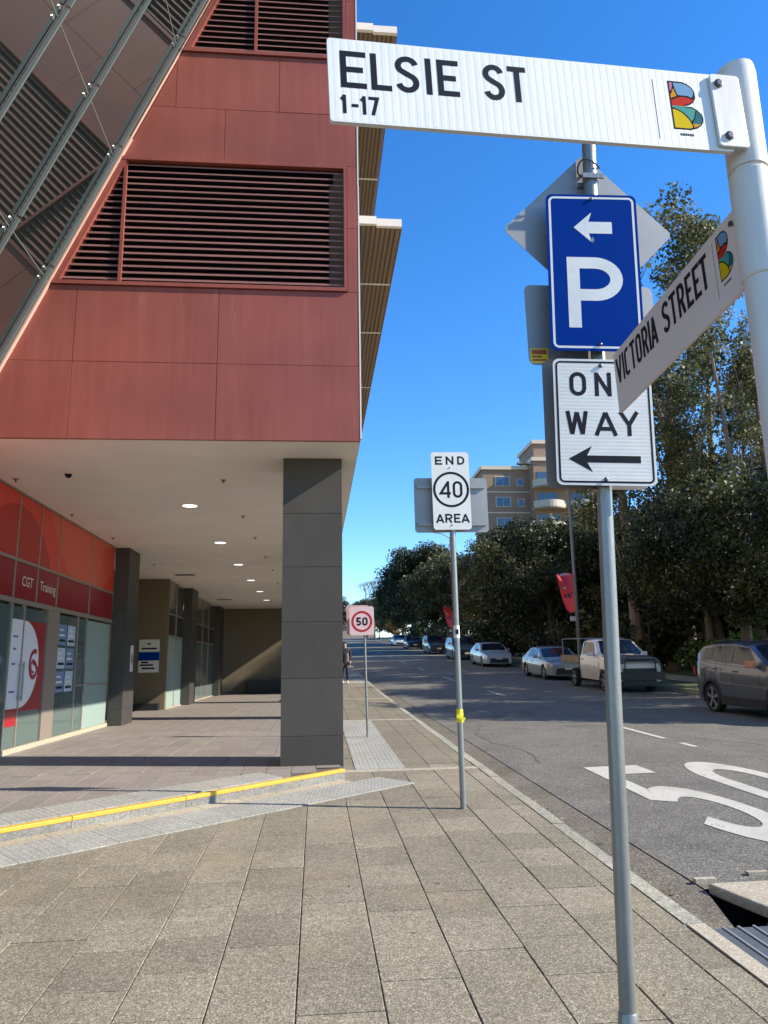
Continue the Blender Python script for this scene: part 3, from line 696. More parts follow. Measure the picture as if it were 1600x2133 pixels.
# louvred openings
for (z0, z1, xm) in ((6.42, 8.30, -2.53), (9.985, 12.0, -.86)):
    fr_ = MB(); 
    for P_ in (fpoly(-6, .405, z0 + .005, z0 + .055), fpoly(-6, .405, z1 - .055, z1 - .005), fpoly(.36, .405, z0 + .056, z1 - .056)): fprism(P_, YF - .03, YF + .10, fr_)
    za_, zb2 = z0 + .056, z1 - .056; q = [(xd(za_) + .02, za_), (xd(za_) + .10, za_), (xd(zb2) + .10, zb2), (xd(zb2) + .02, zb2)]
    fprism(q, YF - .025, YF + .1, fr_)
    obj('louvre_frame', fr_, M_redpanel, bld)
    mu = MB(); fprism(fpoly(xm - .02, xm + .02, z0 + .05, z1 - .05), YF - .012, YF + .03, mu); obj('louvre_mullion', mu, M_redpanel, bld)
    z = z0 + .10
    while z < z1 - .07:
        mb = MB(); xl = xd(z + .03) + .09
        for dy, dz in ((0, 0),):
            mb.add([(xl, YF + .02, z), (.36, YF + .02, z), (.36, YF + .088, z + .058), (xl, YF + .088, z + .058), (xl, YF + .02, z + .020), (.36, YF + .02, z + .020), (.36, YF + .088, z + .074), (xl, YF + .088, z + .074)],
                   [(3, 2, 1, 0), (4, 5, 6, 7), (0, 1, 5, 4), (2, 3, 7, 6), (0, 4, 7, 3), (1, 2, 6, 5)])
        obj('louvre_blade', mb, M_louvre, bld); z += .0925
# light trim up the slanted edge (two lengths with a small joint) and at the corner
for za, zb, e in ((3.9, 8.56, 0.0), (8.56, ZT, -.022)):
    mb = MB(); fprism([(xd(za) - .022 + e, za), (xd(za) + .022 + e, za), (xd(zb) + .022 + e, zb), (xd(zb) - .022 + e, zb)], YF - .055, YF + .09, mb); obj('edge_trim', mb, M_trim, bld)
for za, zb, e in ((ZS + .03, 8.0, 0), (8.0, ZT, -.004)):
    mb = MB(); mb.box(XC - .004 + e, XC + .014 + e, YF - .004, YF + .06, za, zb); obj('corner_trim', mb, M_edge, bld)
# side wall and roof
mb = MB(); mb.box(XC - .3, XC - .012, YF + .22, 60, ZS + .12, ZT); mb.box(-9, XC - .012, 59.8, 60, 0, ZT); obj('side_wall', mb, mat('side_render', (0.42, 0.35, 0.27), 0.8, var=.05), bld)
mb = MB(); mb.box(-16, XC, YF + .2, 60, ZT + .005, ZT + .3); obj('roof', mb, M_conc, bld)
# soffit
mb = MB(); mb.box(-5.9, XC - .006, YF + .052, 36.8, ZS, ZS + .1); obj('soffit', mb, M_soffit, bld)
mb = MB(); mb.box(XC - .30, XC, 36.9, 60, -.5, ZS + .1); obj('end_side_wall', mb, mat('side_render'  , (0.42, 0.35, 0.27)), bld)
# sun shade awnings on the street side
M_slat = mat('awning_slat_metal', (0.20, 0.135, 0.08), 0.6, var=.1)
M_slatb = mat('awning_back', (0.24, 0.20, 0.145), 0.7)
for zz, nm in ((8.72, 'lower'), (12.50, 'upper')):
    aw = thing('awning', (.96, 20, zz), ('lower' if nm == 'lower' else 'upper') + ' brown slatted sunshade projecting from the street side of the red building', 'sunshade')
    bk = MB(); bk.box(XC + .006, 1.38, 11.02, 36, zz + .05, zz + .09); obj('backing_sheet', bk, M_slatb, aw)
    for i in range(10):
        x0 = .59 + i * .081; mb = MB(); mb.box(x0, x0 + .05, 11.02, 36, zz, zz + .045); obj('slat', mb, M_slat, aw)
    for yy in (12.85, 14.95, 18.2, 22.5, 27): 
        mb = MB(); mb.box(XC + .006, 1.39, yy, yy + .05, zz - .012, zz - .002); obj('cross_bar', mb, M_edge, aw)
    mb = MB(); mb.box(XC + .006, .98, 10.95, 11.015, zz + .02, zz + .16); mb.box(.982, 1.40, 10.95, 11.015, zz - .012, zz + .12); obj('front_trim', mb, M_edge, aw)
    mb = MB(); mb.box(1.392, 1.412, 11.02, 36, zz - .012, zz + .12); obj('side_trim', mb, M_slat, aw)

# columns
def column(x0, x1, y0, y1, label, mats, zb=.38, heights=None, group='stone clad columns of the arcade'):
    c = thing('column', ((x0 + x1) / 2, (y0 + y1) / 2, zb), label, 'column', group)
    zs = heights or [.36, .74, 1.45, 2.17, 2.89, 3.61, ZS]
    core = MB(); core.box(x0 + .014, x1 - .014, y0 + .014, y1 - .014, zb - .1, ZS - .002); obj('core', core, M_joint, c)
    for a, b in zip(zs, zs[1:]):
        mb = MB(); d = random.uniform(-.001, .001); e = .003
        mb.box(x0 + d, x1 + d, y0, y0 + .024, a + e, b - e); obj('stone_panel', mb, mats, c)
        mb = MB(); mb.box(x0, x1, y1 - .024, y1, a + e, b - e); obj('stone_panel', mb, mats, c)
        mb = MB(); mb.box(x0, x0 + .02, y0 + .025, y1 - .025, a + e, b - e); obj('stone_panel', mb, mats, c)
        mb = MB(); mb.box(x1 - .02, x1, y0 + .025, y1 - .025, a + e, b - e); obj('stone_panel', mb, mats, c)
    return c
column(-.448, .342, 9.77, 10.62, 'nearest big grey stone column standing at the corner of the podium', M_stonepanel)
column(-.448, .342, 18.3, 19.1, 'street side column hidden straight behind the nearest corner column', M_stonepanel)
column(-.448, .342, 26.6, 27.4, 'third street side column behind the corner column', M_stonepanel)
column(-4.64, -4.32, 17.5, 18.5, 'tall dark column at the end of the red shop front', M_darkstone)
column(-4.64, -4.34, 26.6, 27.8, 'dark column between the second and third shop windows of the arcade', M_darkstone)
column(-4.64, -4.36, 34.5, 35.8, 'farthest dark column beside the olive end wall', M_darkstone)
# end wall
ew = thing('end_wall', (-2, 36.4, .38), 'olive brown wall closing the far end of the arcade with a dark plinth', 'wall')
mb = MB(); mb.box(-5.7, XC - .32, 36.42, 36.7, .38, ZS); obj('wall', mb, M_olive, ew)
mb = MB(); mb.box(-3.2, XC - .32, 36.05, 36.41, .38, 1.0); obj('plinth', mb, M_carblack, ew)
mb = MB(); mb.box(-.95, -.65, 36.40, 36.418, 3.0, 3.35); obj('notice_plate', mb, M_frame, ew)
# back walls of the shops side
mb = MB(); mb.box(-9.1, -9.0, 2, 36.7, 0, ZS); mb.box(-9.0, -5.8, 36.5, 36.7, .3, ZS); struct('arcade_rear_wall', mb, mat('inner_wall', (0.35, 0.33, 0.29), .8))
# railing between the far columns
rl = thing('handrail', (.25, 27, .38), 'black metal handrail between the street side columns', 'railing')
mb = MB(); mb.tube([(.2, 27.5, 1.4), (.2, 36.3, 1.4)], .025, 8); mb.tube([(.2, 27.5, .95), (.2, 36.3, .95)], .018, 8); obj('rail', mb, M_carblack, rl)
for yy in (27.6, 29.7, 31.8, 34, 36.2):
    mb = MB(); mb.tube([(.2, yy, .38), (.2, yy, 1.4)], .022, 8); obj('post', mb, M_carblack, rl)
mb = MB(); mb.box(.345, .375, 14.7, 36.9, .2, .30); 
# retaining wall where the pavement climbs above the podium
rw = MB()
for i in range(12):
    y0 = 14.8 + i * 1.85; rw.add([(.345, y0, .2), (.47, y0, .2), (.47, y0 + 1.85, .2), (.345, y0 + 1.85, .2), (.345, y0, g(y0) + .02), (.47, y0, g(y0) + .02), (.47, y0 + 1.85, g(y0 + 1.85) + .02), (.345, y0 + 1.85, g(y0 + 1.85) + .02)],
        [(0, 1, 5, 4), (1, 2, 6, 5), (2, 3, 7, 6), (3, 0, 4, 7), (4, 5, 6, 7)])
struct('retaining_wall', rw, M_cream)

# ceiling fittings
for i, (x, y) in enumerate(((-2.2, 12.85), (-2.17, 16.8), (-2.14, 20.5), (-2.12, 24.3), (-2.11, 28), (-2.1, 31.7))):
    t = thing('downlight', (x, y, ZS), '%s round recessed downlight in the soffit, counted from the camera' % ['nearest', 'second', 'third', 'fourth', 'fifth', 'sixth'][i], 'downlight', 'downlights in the arcade soffit')
    mb = MB(); n = 20; vs = []
    for k in range(n):
        a = 2 * PI * k / n; vs += [(x + .13 * math.cos(a), y + .13 * math.sin(a), ZS - .002), (x + .155 * math.cos(a), y + .155 * math.sin(a), ZS - .006), (x + .175 * math.cos(a), y + .175 * math.sin(a), ZS - .001)]
    mb.add(vs, [(3 * k + j, 3 * k + j + 1, (3 * k + j + 4) % (3 * n), (3 * k + j + 3) % (3 * n)) for k in range(n) for j in (0, 1)]); obj('trim_ring', mb, M_powder, t)
    mb = MB(); mb.tube([(x, y, ZS - .006), (x, y, ZS - .0015)], .128, 20); obj('lens', mb, M_bulb, t)
for i, (x, y) in enumerate(((-1.4, 11.0), (-4.41, 11.0), (-1.37, 13.74), (-1.33, 16.1), (-1.3, 19.0), (-1.27, 21.65), (-4.35, 16.1), (-4.42, 13.6), (-4.37, 20.3), (-1.3, 25.0))):
    t = thing('sprinkler', (x, y, ZS), ['dark sprinkler head nearest the top of the corner column', 'small sprinkler head above the left end of the red shop sign', 'second sprinkler head in the row beside the corner column', 'third sprinkler head in the row beside the corner column', 'fourth sprinkler head in the row beside the corner column', 'fifth sprinkler head in the row beside the corner column', 'sprinkler head just before the tall dark column', 'sprinkler head above the middle of the red shop sign', 'sprinkler head above the olive recess wall', 'farthest sprinkler head in the row beside the corner column'][i], 'sprinkler', 'sprinkler heads in the soffit')
    mb = MB(); mb.tube([(x, y, ZS), (x, y, ZS - .008)], .045, 12); obj('rose', mb, M_frame, t)
    mb = MB(); mb.tube([(x, y, ZS - .008), (x, y, ZS - .04), (x, y, ZS - .042)], [.012, .012, .024], 10); obj('head', mb, M_steel, t)
dm = thing('dome_camera', (-3.54, 10.62, ZS), 'small black dome camera on the soffit above the red shop', 'camera')
mb = MB(); mb.tube([(-3.54, 10.62, ZS), (-3.54, 10.62, ZS - .025)], .065, 16); obj('base', mb, M_powder, dm)
mb = MB(); mb.tube([(-3.54, 10.62, ZS - .025), (-3.54, 10.62, ZS - .05), (-3.54, 10.62, ZS - .07), (-3.54, 10.62, ZS - .08)], [.05, .045, .03, .008], 16); obj('dome', mb, M_black, dm, smooth=True)
for x, y in ((-3.96, 22.7), (-3.8, 31.2)):
    t = thing('ceiling_vent', (x, y, ZS), ('nearer' if y < 25 else 'farther') + ' small flat vent in the soffit near the shop windows', 'vent')
    mb = MB(); mb.box(x - .3, x + .3, y - .15, y + .15, ZS - .012, ZS - .001); obj('frame', mb, M_frame, t)
    mb = MB()
    for k in range(5): mb.box(x - .27, x + .27, y - .13 + k * .055, y - .095 + k * .055, ZS - .016, ZS - .0125)
    obj('grille', mb, M_steel, t)

# ------------------------------------------------------------------ red shop front
XS = -4.64
shop = thing('shop_front', (XS, 14, .38), 'red glazed shop front with white lettering under the soffit', 'shop front')
M_bright = None
def sign_red():
    m, t, b = newmat('red_sign_film')
    N = t.nodes.new; L = t.links.new; geo = N('ShaderNodeNewGeometry'); sp = N('ShaderNodeSeparateXYZ'); L(geo.outputs['Position'], sp.inputs[0])
    # printed swoosh: a large circle edge in a darker red on the film
    def circ(cy_, cz_, r_):
        a = N('ShaderNodeCombineXYZ'); a.inputs[1].default_value = cy_; a.inputs[2].default_value = cz_; a.inputs[0].default_value = XS
        d = N('ShaderNodeVectorMath'); d.operation = 'DISTANCE'; L(geo.outputs['Position'], d.inputs[0]); L(a.outputs[0], d.inputs[1])
        c = N('ShaderNodeMath'); c.operation = 'LESS_THAN'; L(d.outputs['Value'], c.inputs[0]); c.inputs[1].default_value = r_; return c
    c1 = circ(11.9, 2.45, 1.72); c2 = circ(15.5, 5.9, 2.75)
    mx = N('ShaderNodeMix'); mx.data_type = 'RGBA'; L(c1.outputs[0], mx.inputs[0]); mx.inputs[6].default_value = (.68, .045, .030, 1); mx.inputs[7].default_value = (.44, .014, .012, 1)
    m2 = N('ShaderNodeMix'); m2.data_type = 'RGBA'; L(c2.outputs[0], m2.inputs[0]); L(mx.outputs[2], m2.inputs[6]); m2.inputs[7].default_value = (.70, .10, .06, 1)
    L(m2.outputs[2], b.inputs['Base Color']); b.inputs['Roughness'].default_value = .3; b.inputs['Specular IOR Level'].default_value = .25; b.inputs['Coat Weight'].default_value = .12; return m
M_bright = sign_red(); M_dred = mat('dark_red_sign', (.26, .010, .018), .3, spec=.25, coat=.1)
top_j = [6.6, 8.5, 9.9, 10.87, 11.83, 12.78, 13.75, 15.68, 17.44]
for a, b in zip(top_j, top_j[1:]):
    mb = MB(); mb.box(XS - .03, XS, a + .015, b - .015, 3.335, ZS - .03); obj('sign_panel', mb, M_bright, shop)
    mb = MB(); mb.box(XS - .03, XS, a + .015, b - .015, 2.72, 3.285); obj('lower_sign_panel', mb, M_dred, shop)
    mb = MB(); mb.box(XS - .04, XS + .014, a - .014, a + .014, 2.72, ZS - .03); obj('mullion', mb, M_frame, shop)
for z0, z1, nm in ((3.287, 3.333, 'transom'), (2.64, 2.715, 'transom'), (ZS - .028, ZS - .002, 'transom')):
    mb = MB(); mb.box(XS - .05, XS + .02, 6.6, 17.45, z0, z1); obj(nm, mb, M_frame, shop)
frs = Frame((XS, 0, 0), (0, 1, 0), (0, 0, 1))  # text reads with y increasing; w = +x
for txt, y, z, h in (('Accountants', 10.08, 2.93, .19), ('CGT', 12.13, 2.93, .2), ('Training', 12.92, 2.93, .2)):
    mb = font_mesh('lettering', txt, h * 1.15, frs, y, z, .004, M_white); obj('lettering', mb, M_white, shop)
# glazing below: posts, door leaves, panes
pj = [6.6, 8.9, 10.6, 11.86, 12.36, 13.38, 13.95, 15.1, 15.66, 17.42]
for i, (a, b) in enumerate(zip(pj, pj[1:])):
    if abs(a - 13.38) < .01:
        mb = MB(); mb.box(XS - .10, XS + .02, a, b, .38, 2.638); obj('door_post', mb, mat('door_post_metal', (.30, .25, .20), .45, .3), shop); continue
    mb = MB(); mb.box(XS - .02, XS - .008, a + .02, b - .02, .46, 2.60); obj('glass_pane', mb, M_frost if a > 15.5 else M_shop_glass, shop)
    mb = MB(); mb.box(XS - .045, XS + .008, a - .018, a + .018, .46, 2.638); obj('glazing_bar', mb, M_frame, shop)
mb = MB(); mb.box(XS - .06, XS + .03, 6.6, 17.45, .375, .455); obj('sill', mb, M_cream, shop)
mb = MB(); mb.box(XS - .04, XS + .01, 15.3, 17.40, 1.30, 1.335); obj('door_rail', mb, M_frame, shop)
for y_ in (12.30, 12.42, 15.62):
    mb = MB(); mb.tube([(XS + .03, y_, 1.15), (XS + .03, y_, 1.75)], .014, 8); mb.tube([(XS - .01, y_, 1.2), (XS + .03, y_, 1.2)], .008, 6); mb.tube([(XS - .01, y_, 1.7), (XS + .03, y_, 1.7)], .008, 6); obj('door_handle', mb, M_sp if 'M_sp' in globals() else M_galv, shop)
# door film: white circle on red with a red spiral letter
fd = Frame((XS - .004, 12.40, .98), (0, 1, 0), (0, 0, 1))
mb = MB(); flatpoly(fd, [(0.0, 0), (.96, 0), (.96, 1.42), (0, 1.42)], 0, mb); obj('door_film', mb, mat('film_red', (.34, .012, .018), .3, coat=.4), shop)
mb = MB(); P_ = [(0, .06)] + [(0.0 + .72 * math.sin(math.radians(a)), .74 - .68 * math.cos(math.radians(a))) for a in range(0, 181, 9)] + [(0, 1.42)]
flatpoly(fd, P_, .0015, mb); obj('door_film_circle', mb, mat('film_white', (.74, .74, .74), .35), shop)
mb = MB(); vs, fs = stroke_quads([(.52 + .21 * math.cos(math.radians(a)) * (1 - a / 1500), .72 + .24 * math.sin(math.radians(a)) * (1 - a / 1500)) for a in range(62, 345, 8)] + [(.56, .76), (.46, .76)], .075)
mb.add([fd.p(x, y, .003) for x, y in vs], fs); vs, fs = stroke_quads([(.50 + .1 * math.cos(math.radians(a)), .70 + .1 * math.sin(math.radians(a))) for a in range(80, 300, 12)], .04); mb.add([fd.p(x, y, .0034) for x, y in vs], fs)
obj('spiral_letter', mb, mat('film_red', (.34, .012, .018)), shop)
fd2 = Frame((XS - .004, 11.88, .98), (0, 1, 0), (0, 0, 1))
mb = MB(); flatpoly(fd2, [(0.0, 0), (.46, 0), (.46, 1.42), (0, 1.42)], 0, mb); obj('door_film', mb, mat('film_white', (.74, .74, .74)), shop)
mb = MB(); flatpoly(fd2, [(0.0, -.2), (.46, -.2), (.46, .06), (0, .06)], .0015, mb); obj('door_film', mb, mat('film_red', (.34, .012, .018)), shop)
for k, (a, zz, w_) in enumerate(((.1, 1.14, .2), (.14, .95, .12), (.12, .72, .15), (.1, .3, .22))):
    mb = MB(); flatpoly(fd2, [(a, zz), (a + w_, zz), (a + w_, zz + .03), (a, zz + .03)], .0015, mb); obj('printed_line', mb, mat('ink_blue', (.10, .12, .25), .5), shop)
# posters in the window: six sheets, two by three
M_post = [mat('poster_blue', (.16, .23, .36), .4, var=.5, vscale=12), mat('poster_pale', (.42, .50, .56), .4, var=.4, vscale=14)]
for r in range(3):
    for c in range(2):
        y0 = 14.02 + c * .5; z0 = 1.22 + r * .42
        pp = thing('poster', (XS - .03, y0 + .22, z0), 'small blue and white poster inside the shop window, %s row, %s column' % (['bottom', 'middle', 'top'][r], ['left', 'right'][c]), 'poster', 'posters in the shop window')
        mb = MB(); mb.box(XS - .0075, XS - .005, y0, y0 + .44, z0, z0 + .37); obj('sheet', mb, M_post[(r + c) % 2], pp)
        for k in range(3):
            mb = MB(); zz = z0 + .06 + k * .1; mb.box(XS - .0045, XS - .0035, y0 + .05, y0 + .39 - k * .06, zz, zz + .045 - k * .01); obj('printed_line', mb, [M_black, M_white, M_white][k], pp)
# shop interior
mb = MB(); mb.box(-8.9, XS - .1, 2, 17.8, .36, .37); struct('shop_floor', mb, mat('shop_carpet', (.12, .12, .11), .9))
mb = MB(); mb.box(-8.9, XS - .06, 2, 17.8, 2.72, 2.8); mb.box(-8.9, XS - .1, 17.6, 17.75, .3, 2.72); struct('shop_partition', mb, mat('inner_wall', (.4, .4, .37)))
ct = thing('counter', (-6.6, 15.6, .37), 'pale reception counter inside the red shop', 'counter')
mb = MB(); mb.box(-7.0, -6.2, 14.5, 17.0, .37, 1.35); obj('cabinet', mb, mat('counter_white', (.55, .58, .55), .5), ct)
mb = MB(); mb.box(-7.1, -6.1, 14.4, 17.1, 1.352, 1.40); obj('counter_top', mb, M_frame, ct)
# recess wall with notices
wl = thing('recess_wall', (-5.1, 23.8, .38), 'olive brown wall panel between the first dark column and the second shop window', 'wall')
mb = MB(); mb.box(-5.7, -4.62, 23.8, 24.0, .38, ZS); obj('wall', mb, M_olive, wl)
mb = MB(); mb.box(-5.8, -5.72, 18.52, 24, .38, ZS); obj('return_wall', mb, M_olive, wl)
mb = MB(); mb.box(-5.6, -4.75, 23.5, 23.79, .38, .58); obj('skirting', mb, M_carblack, wl)
for (z0, z1, mm, lb_) in ((1.62, 2.5, M_powder, 'white notice board with dark blue band on the olive wall of the arcade'),):
    nb = thing('notice_board', (-5.2, 23.78, 1.6), lb_, 'notice')
    fn = Frame((-5.45, 23.775, 1.5), (1, 0, 0), (0, 0, 1))
    obj('board', plate(fn, 0, .62, 0, 1.0, .02, .012), M_powder, nb)
    mb = MB(); flatpoly(fn, [(.0, .36), (.62, .36), (.62, .62), (.0, .62)], .002, mb); obj('blue_band', mb, M_blue, nb)
    for k, (a, b_, c_) in enumerate(((.1, .5, .1), (.05, .45, .2), (.08, .3, .28), (.25, .35, .84), (.08, .55, .7))):
        mb = MB(); flatpoly(fn, [(a, c_), (b_, c_), (b_, c_ + .05), (a, c_ + .05)], .0025, mb); obj('printed_line', mb, M_black, nb)
nb = thing('call_plate', (-4.31, 18.1, 1.5), 'small pale plate fixed on the street facing side of the tall dark column', 'plate')
mb = MB(); mb.box(-4.316, -4.306, 18.0, 18.25, 1.55, 2.15); obj('plate', mb, M_powder, nb)
mb = MB(); mb.box(-4.305, -4.302, 18.04, 18.21, 1.75, 1.95); obj('printed_line', mb, M_frame, nb)
# second and third shop windows
for (ya, yb, lab, n_) in ((24.0, 26.6, 'second shop window with pale frosted glass doors', 2), (27.8, 34.5, 'third and longest shop window near the end wall', 4)):
    w_ = thing('shop_window', (XS, ya, .38), lab, 'shop window')
    for k in range(n_):
        a = ya + (yb - ya) * k / n_; b = ya + (yb - ya) * (k + 1) / n_
        mb = MB(); mb.box(XS - .02, XS, a + .02, b - .02, .42, 2.6); obj('glass_pane', mb, M_frost if (n_ == 2 or k == 0) else M_shop_glass, w_)
        mb = MB(); mb.box(XS - .02, XS, a + .02, b - .02, 2.66, 3.28); obj('dark_pane', mb, mat('dark_pane', (.03, .028, .024), .15), w_)
        mb = MB(); mb.box(XS - .02, XS, a + .02, b - .02, 3.34, ZS - .03); obj('upper_pane', mb, mat('upper_pane', (.10, .10, .095), .12), w_)
        mb = MB(); mb.box(XS - .04, XS + .02, a - .02, a + .02, .38, ZS - .004); obj('mullion', mb, M_frame, w_)
    for zz in (2.61, 3.29):
        mb = MB(); mb.box(XS - .05, XS + .016, ya + .02, yb, zz, zz + .045); obj('transom', mb, M_frame, w_)
    mb = MB(); mb.box(XS - .05, XS + .03, ya + .02, yb, .375, .415); obj('sill', mb, M_cream, w_)
mb = MB(); mb.box(-8.9, XS - .1, 24, 36.4, .36, .372); struct('shop_floor', mb, mat('shop_carpet', (.12, .12, .11)))

# ------------------------------------------------------------------ leaning glass atrium
atr = thing('glass_atrium', (-4, 6, 4.4), 'leaning glass wall with steel spider fittings overhead left of the red cladding', 'glass wall')
dS = Vector((.392, 0, .920)).normalized(); nG = Vector((.920, 0, -.392)).normalized(); O_ = Vector((-3.893, 0, 5.25))
def gp_(s, y, off=0.0): q = O_ + dS * s + nG * off; return Vector((q.x, y, q.z))
SJ = [-.95, 1.28, 3.17, 5.06, 6.95, 8.84]; YJ = [8.93, 8.75, 7.71, 6.66, 5.6, 4.55, 3.5, 2.45]
def slab_(s0, s1, y0, y1, o0, o1, mb=None, poly=None):
    mb = mb or MB(); pts = poly or [(s0, y0), (s1, y0), (s1, y1), (s0, y1)]
    mb.prism([gp_(s, y, o0) for s, y in pts], nG * (o1 - o0)); return mb
for s0, s1 in zip(SJ, SJ[1:]):
    for y1, y0 in zip(YJ, YJ[1:]):
        obj('glass_pane', slab_(s0 + .008, s1 - .008, y0 + .008, y1 - .008, -.014, 0), M_atrium_glass, atr)
M_fin = mat('fin_glass_grey', (.13, .147, .13), .4)
M_seal = mat('joint_seal', (.20, .20, .18), .6)
for y in YJ[1:]:
    obj('joint_seal', slab_(SJ[0], SJ[-1], y - .005, y + .005, -.012, .002), M_seal, atr)
for s in SJ[1:-1]:
    obj('joint_seal', slab_(s - .004, s + .004, YJ[-1], YJ[0], -.012, .0015), M_seal, atr)
for y in YJ[1:]:
    for s0, s1 in zip(SJ, SJ[1:]):
        obj('glass_fin', slab_(s0 + .16, s1 + .13, y - .010, y + .010, .018, .062), M_fin, atr)
def spider(s, y):
    sp = MB()
    for a, b in ((1, 1), (1, -1), (-1, 1), (-1, -1)):
        sp.tube([gp_(s, y, -.12), gp_(s + a * .07, y + b * .06, -.03)], .012, 6); sp.tube([gp_(s + a * .07, y + b * .06, -.035), gp_(s + a * .07, y + b * .06, .012)], .020, 8)
    sp.tube([gp_(s, y, -.12), gp_(s, y, -.3)], .016, 6)
    return sp
M_sp = mat('spider_steel', (.62, .60, .55), .25, .9)
for s in SJ[1:-1]:
    for y in YJ[1:-1]: obj('spider_fitting', spider(s, y), M_sp, atr)
# sheets behind the glass; the near-black one paints the interior's dark
def lin(y): return 2.73 + .3 * (y - 6.86)
obj('dark_interior_sheet', slab_(-1.2, 9, 1.5, 9.35, -1.5, -1.45), mat('atrium_dark', (.016, .010, .013), .8), atr)
obj('grey_sheet', slab_(4.3, 9, 1.8, 9.3, -.7, -.63), mat('atrium_grey', (.45, .48, .43), .6, var=.10, vscale=5, stretch=(1, 6, .3)), atr)  # streaked grey sheet behind the upper panes
# lower roof and shop front running on under the atrium, left of the frame
mb = MB(); mb.box(-9, -4.45, 2, 8.90, ZS - .1, ZS + .1); obj('base_slab', mb, M_conc, atr)

# ------------------------------------------------------------------ street name post (right, near)
def bolt(p, n_, r=.008, h=.006, mb=None, seg=8):
    mb = mb or MB(); p = Vector(p); n_ = Vector(n_).normalized(); mb.tube([p - n_ * .001, p + n_ * h * .7, p + n_ * h], [r, r, r * .6], seg); return mb
# the emblem: a B cut into coloured cells by curved black lines (a flat print)
EMC = [(.50, .18, .28), (.16, .30, .45), (.60, .24, .02), (.48, .03, .02), (.60, .42, .01), (.07, .28, .24), (.02, .13, .15), (.55, .28, .04), (.008, .008, .01)]
EMM = [mat('emblem_%s' % n, c, .8, spec=.05) for n, c in zip(('pink', 'sky', 'orange', 'red', 'yellow', 'teal', 'deep_teal', 'amber', 'outline'), EMC)]
def emblem_code(x, y):
    def inside(x, y):
        if x < 0 or y < 0 or y > 1: return False
        if y > .49: return x < .38 or ((x - .38) / .47) ** 2 + ((y - .745) / .255) ** 2 < 1
        return x < .42 or ((x - .42) / .58) ** 2 + ((y - .255) / .255) ** 2 < 1
    if not inside(x, y): return -1
    w = .042
    if not all(inside(x + a, y + b) for a, b in ((w, 0), (-w, 0), (0, w * .75), (0, -w * .75))): return 8
    if y > .49:
        r1 = math.hypot(x - .52, (y - 1.02) * .8); c1 = r1 - .36       # sky arc
        r2 = math.hypot((x + .10), (y - 1.0) * .9); c2 = r2 - .27      # pink corner
        c3 = y - (.60 + .16 * math.sin(max(0, min(1, x / .85)) * 2.4) - .12 * x)
        for c in ((c1, c2, c3) if c3 > 0 else (c3,)):
            if abs(c) < .020: return 8
        if c3 < 0: return 3
        if c2 < 0: return 0
        if c1 < 0: return 1
        return 2
    d1 = math.hypot(x + .05, (y + .02) * 1.55) - .70       # yellow disc
    d2 = y - (.50 - .42 * (x - .35) ** 2 * 2.0 if x > .35 else .50) + .28 * (x > .35) * 0
    d3 = math.hypot(x - .36, (y - .52) * 1.0) - .44
    if abs(d1) < .022: return 8
    if d1 < 0: return 4
    if abs(d3) < .018: return 8
    if d3 < 0: return 5
    if y < .13 + .0 * x: return 7
    return 6
def emblem(fr, u0, v0, w, h, lift, name='emblem', parent=None):
    mb = MB(); nu, nv = 44, 66
    for j in range(nv):
        for i in range(nu):
            c = emblem_code((i + .5) / nu, (j + .5) / nv)
            if c < 0: continue
            a, b, cc, d = u0 + w * i / nu, u0 + w * (i + 1) / nu, v0 + h * j / nv, v0 + h * (j + 1) / nv
            mb.add([fr.p(a, cc, lift), fr.p(b, cc, lift), fr.p(b, d, lift), fr.p(a, d, lift)], [(0, 1, 2, 3)], c)
    return obj(name, mb, EMM, parent)
def put_text(fr, items, v0, h, t, lift, material, parent, name='letter'):
    for i, (ch, u0, u1) in enumerate(items):
        obj(name, letter_mb(fr, ch, u0, v0, u1 - u0, h, t, lift), material, parent)
def ribbed(fr, u0, u1, v0, v1, r, th, pitch, horizontal=False):
    """extruded blade with fine shallow ribs on its face"""
    mb = plate(fr, u0, u1, v0, v1, r, th, -.00022); n = int(((v1 - v0) if horizontal else (u1 - u0)) / pitch)
    for i in range(1, n):
        c = i * pitch
        if horizontal: q = [(u0 + .012, v0 + c - pitch * .36), (u1 - .012, v0 + c - pitch * .36), (u1 - .012, v0 + c + pitch * .36), (u0 + .012, v0 + c + pitch * .36)]
        else: q = [(u0 + c - pitch * .36, v0 + .004), (u0 + c + pitch * .36, v0 + .004), (u0 + c + pitch * .36, v1 - .004), (u0 + c - pitch * .36, v1 - .004)]
        d = .0002
        a = [fr.p(*q[0], -.00022), fr.p(*q[1], -.00022), fr.p(*q[2], -.00022), fr.p(*q[3], -.00022)]
        b = [fr.p(*p_, 0.0) for p_ in q]
        s = .25
        if horizontal: b = [fr.p(q[0][0], q[0][1] + pitch * .1, 0), fr.p(q[1][0], q[1][1] + pitch * .1, 0), fr.p(q[2][0], q[2][1] - pitch * .1, 0), fr.p(q[3][0], q[3][1] - pitch * .1, 0)]
        else: b = [fr.p(q[0][0] + pitch * .1, q[0][1], 0), fr.p(q[1][0] - pitch * .1, q[1][1], 0), fr.p(q[2][0] - pitch * .1, q[2][1], 0), fr.p(q[3][0] + pitch * .1, q[3][1], 0)]
        mb.add(a + b, [(4, 5, 6, 7), (0, 1, 5, 4), (1, 2, 6, 5), (2, 3, 7, 6), (3, 0, 4, 7)])
    return mb
np_ = thing('street_name_post', (1.137, 1.64, g(1.6)), 'white street name post carrying two name blades at the right edge', 'street sign')
PX, PY = 1.137, 1.64
mb = MB(); mb.tube([(PX, PY, .04), (PX, PY, 3.14)], .044, 32); obj('post', mb, M_powder, np_, auto=True)
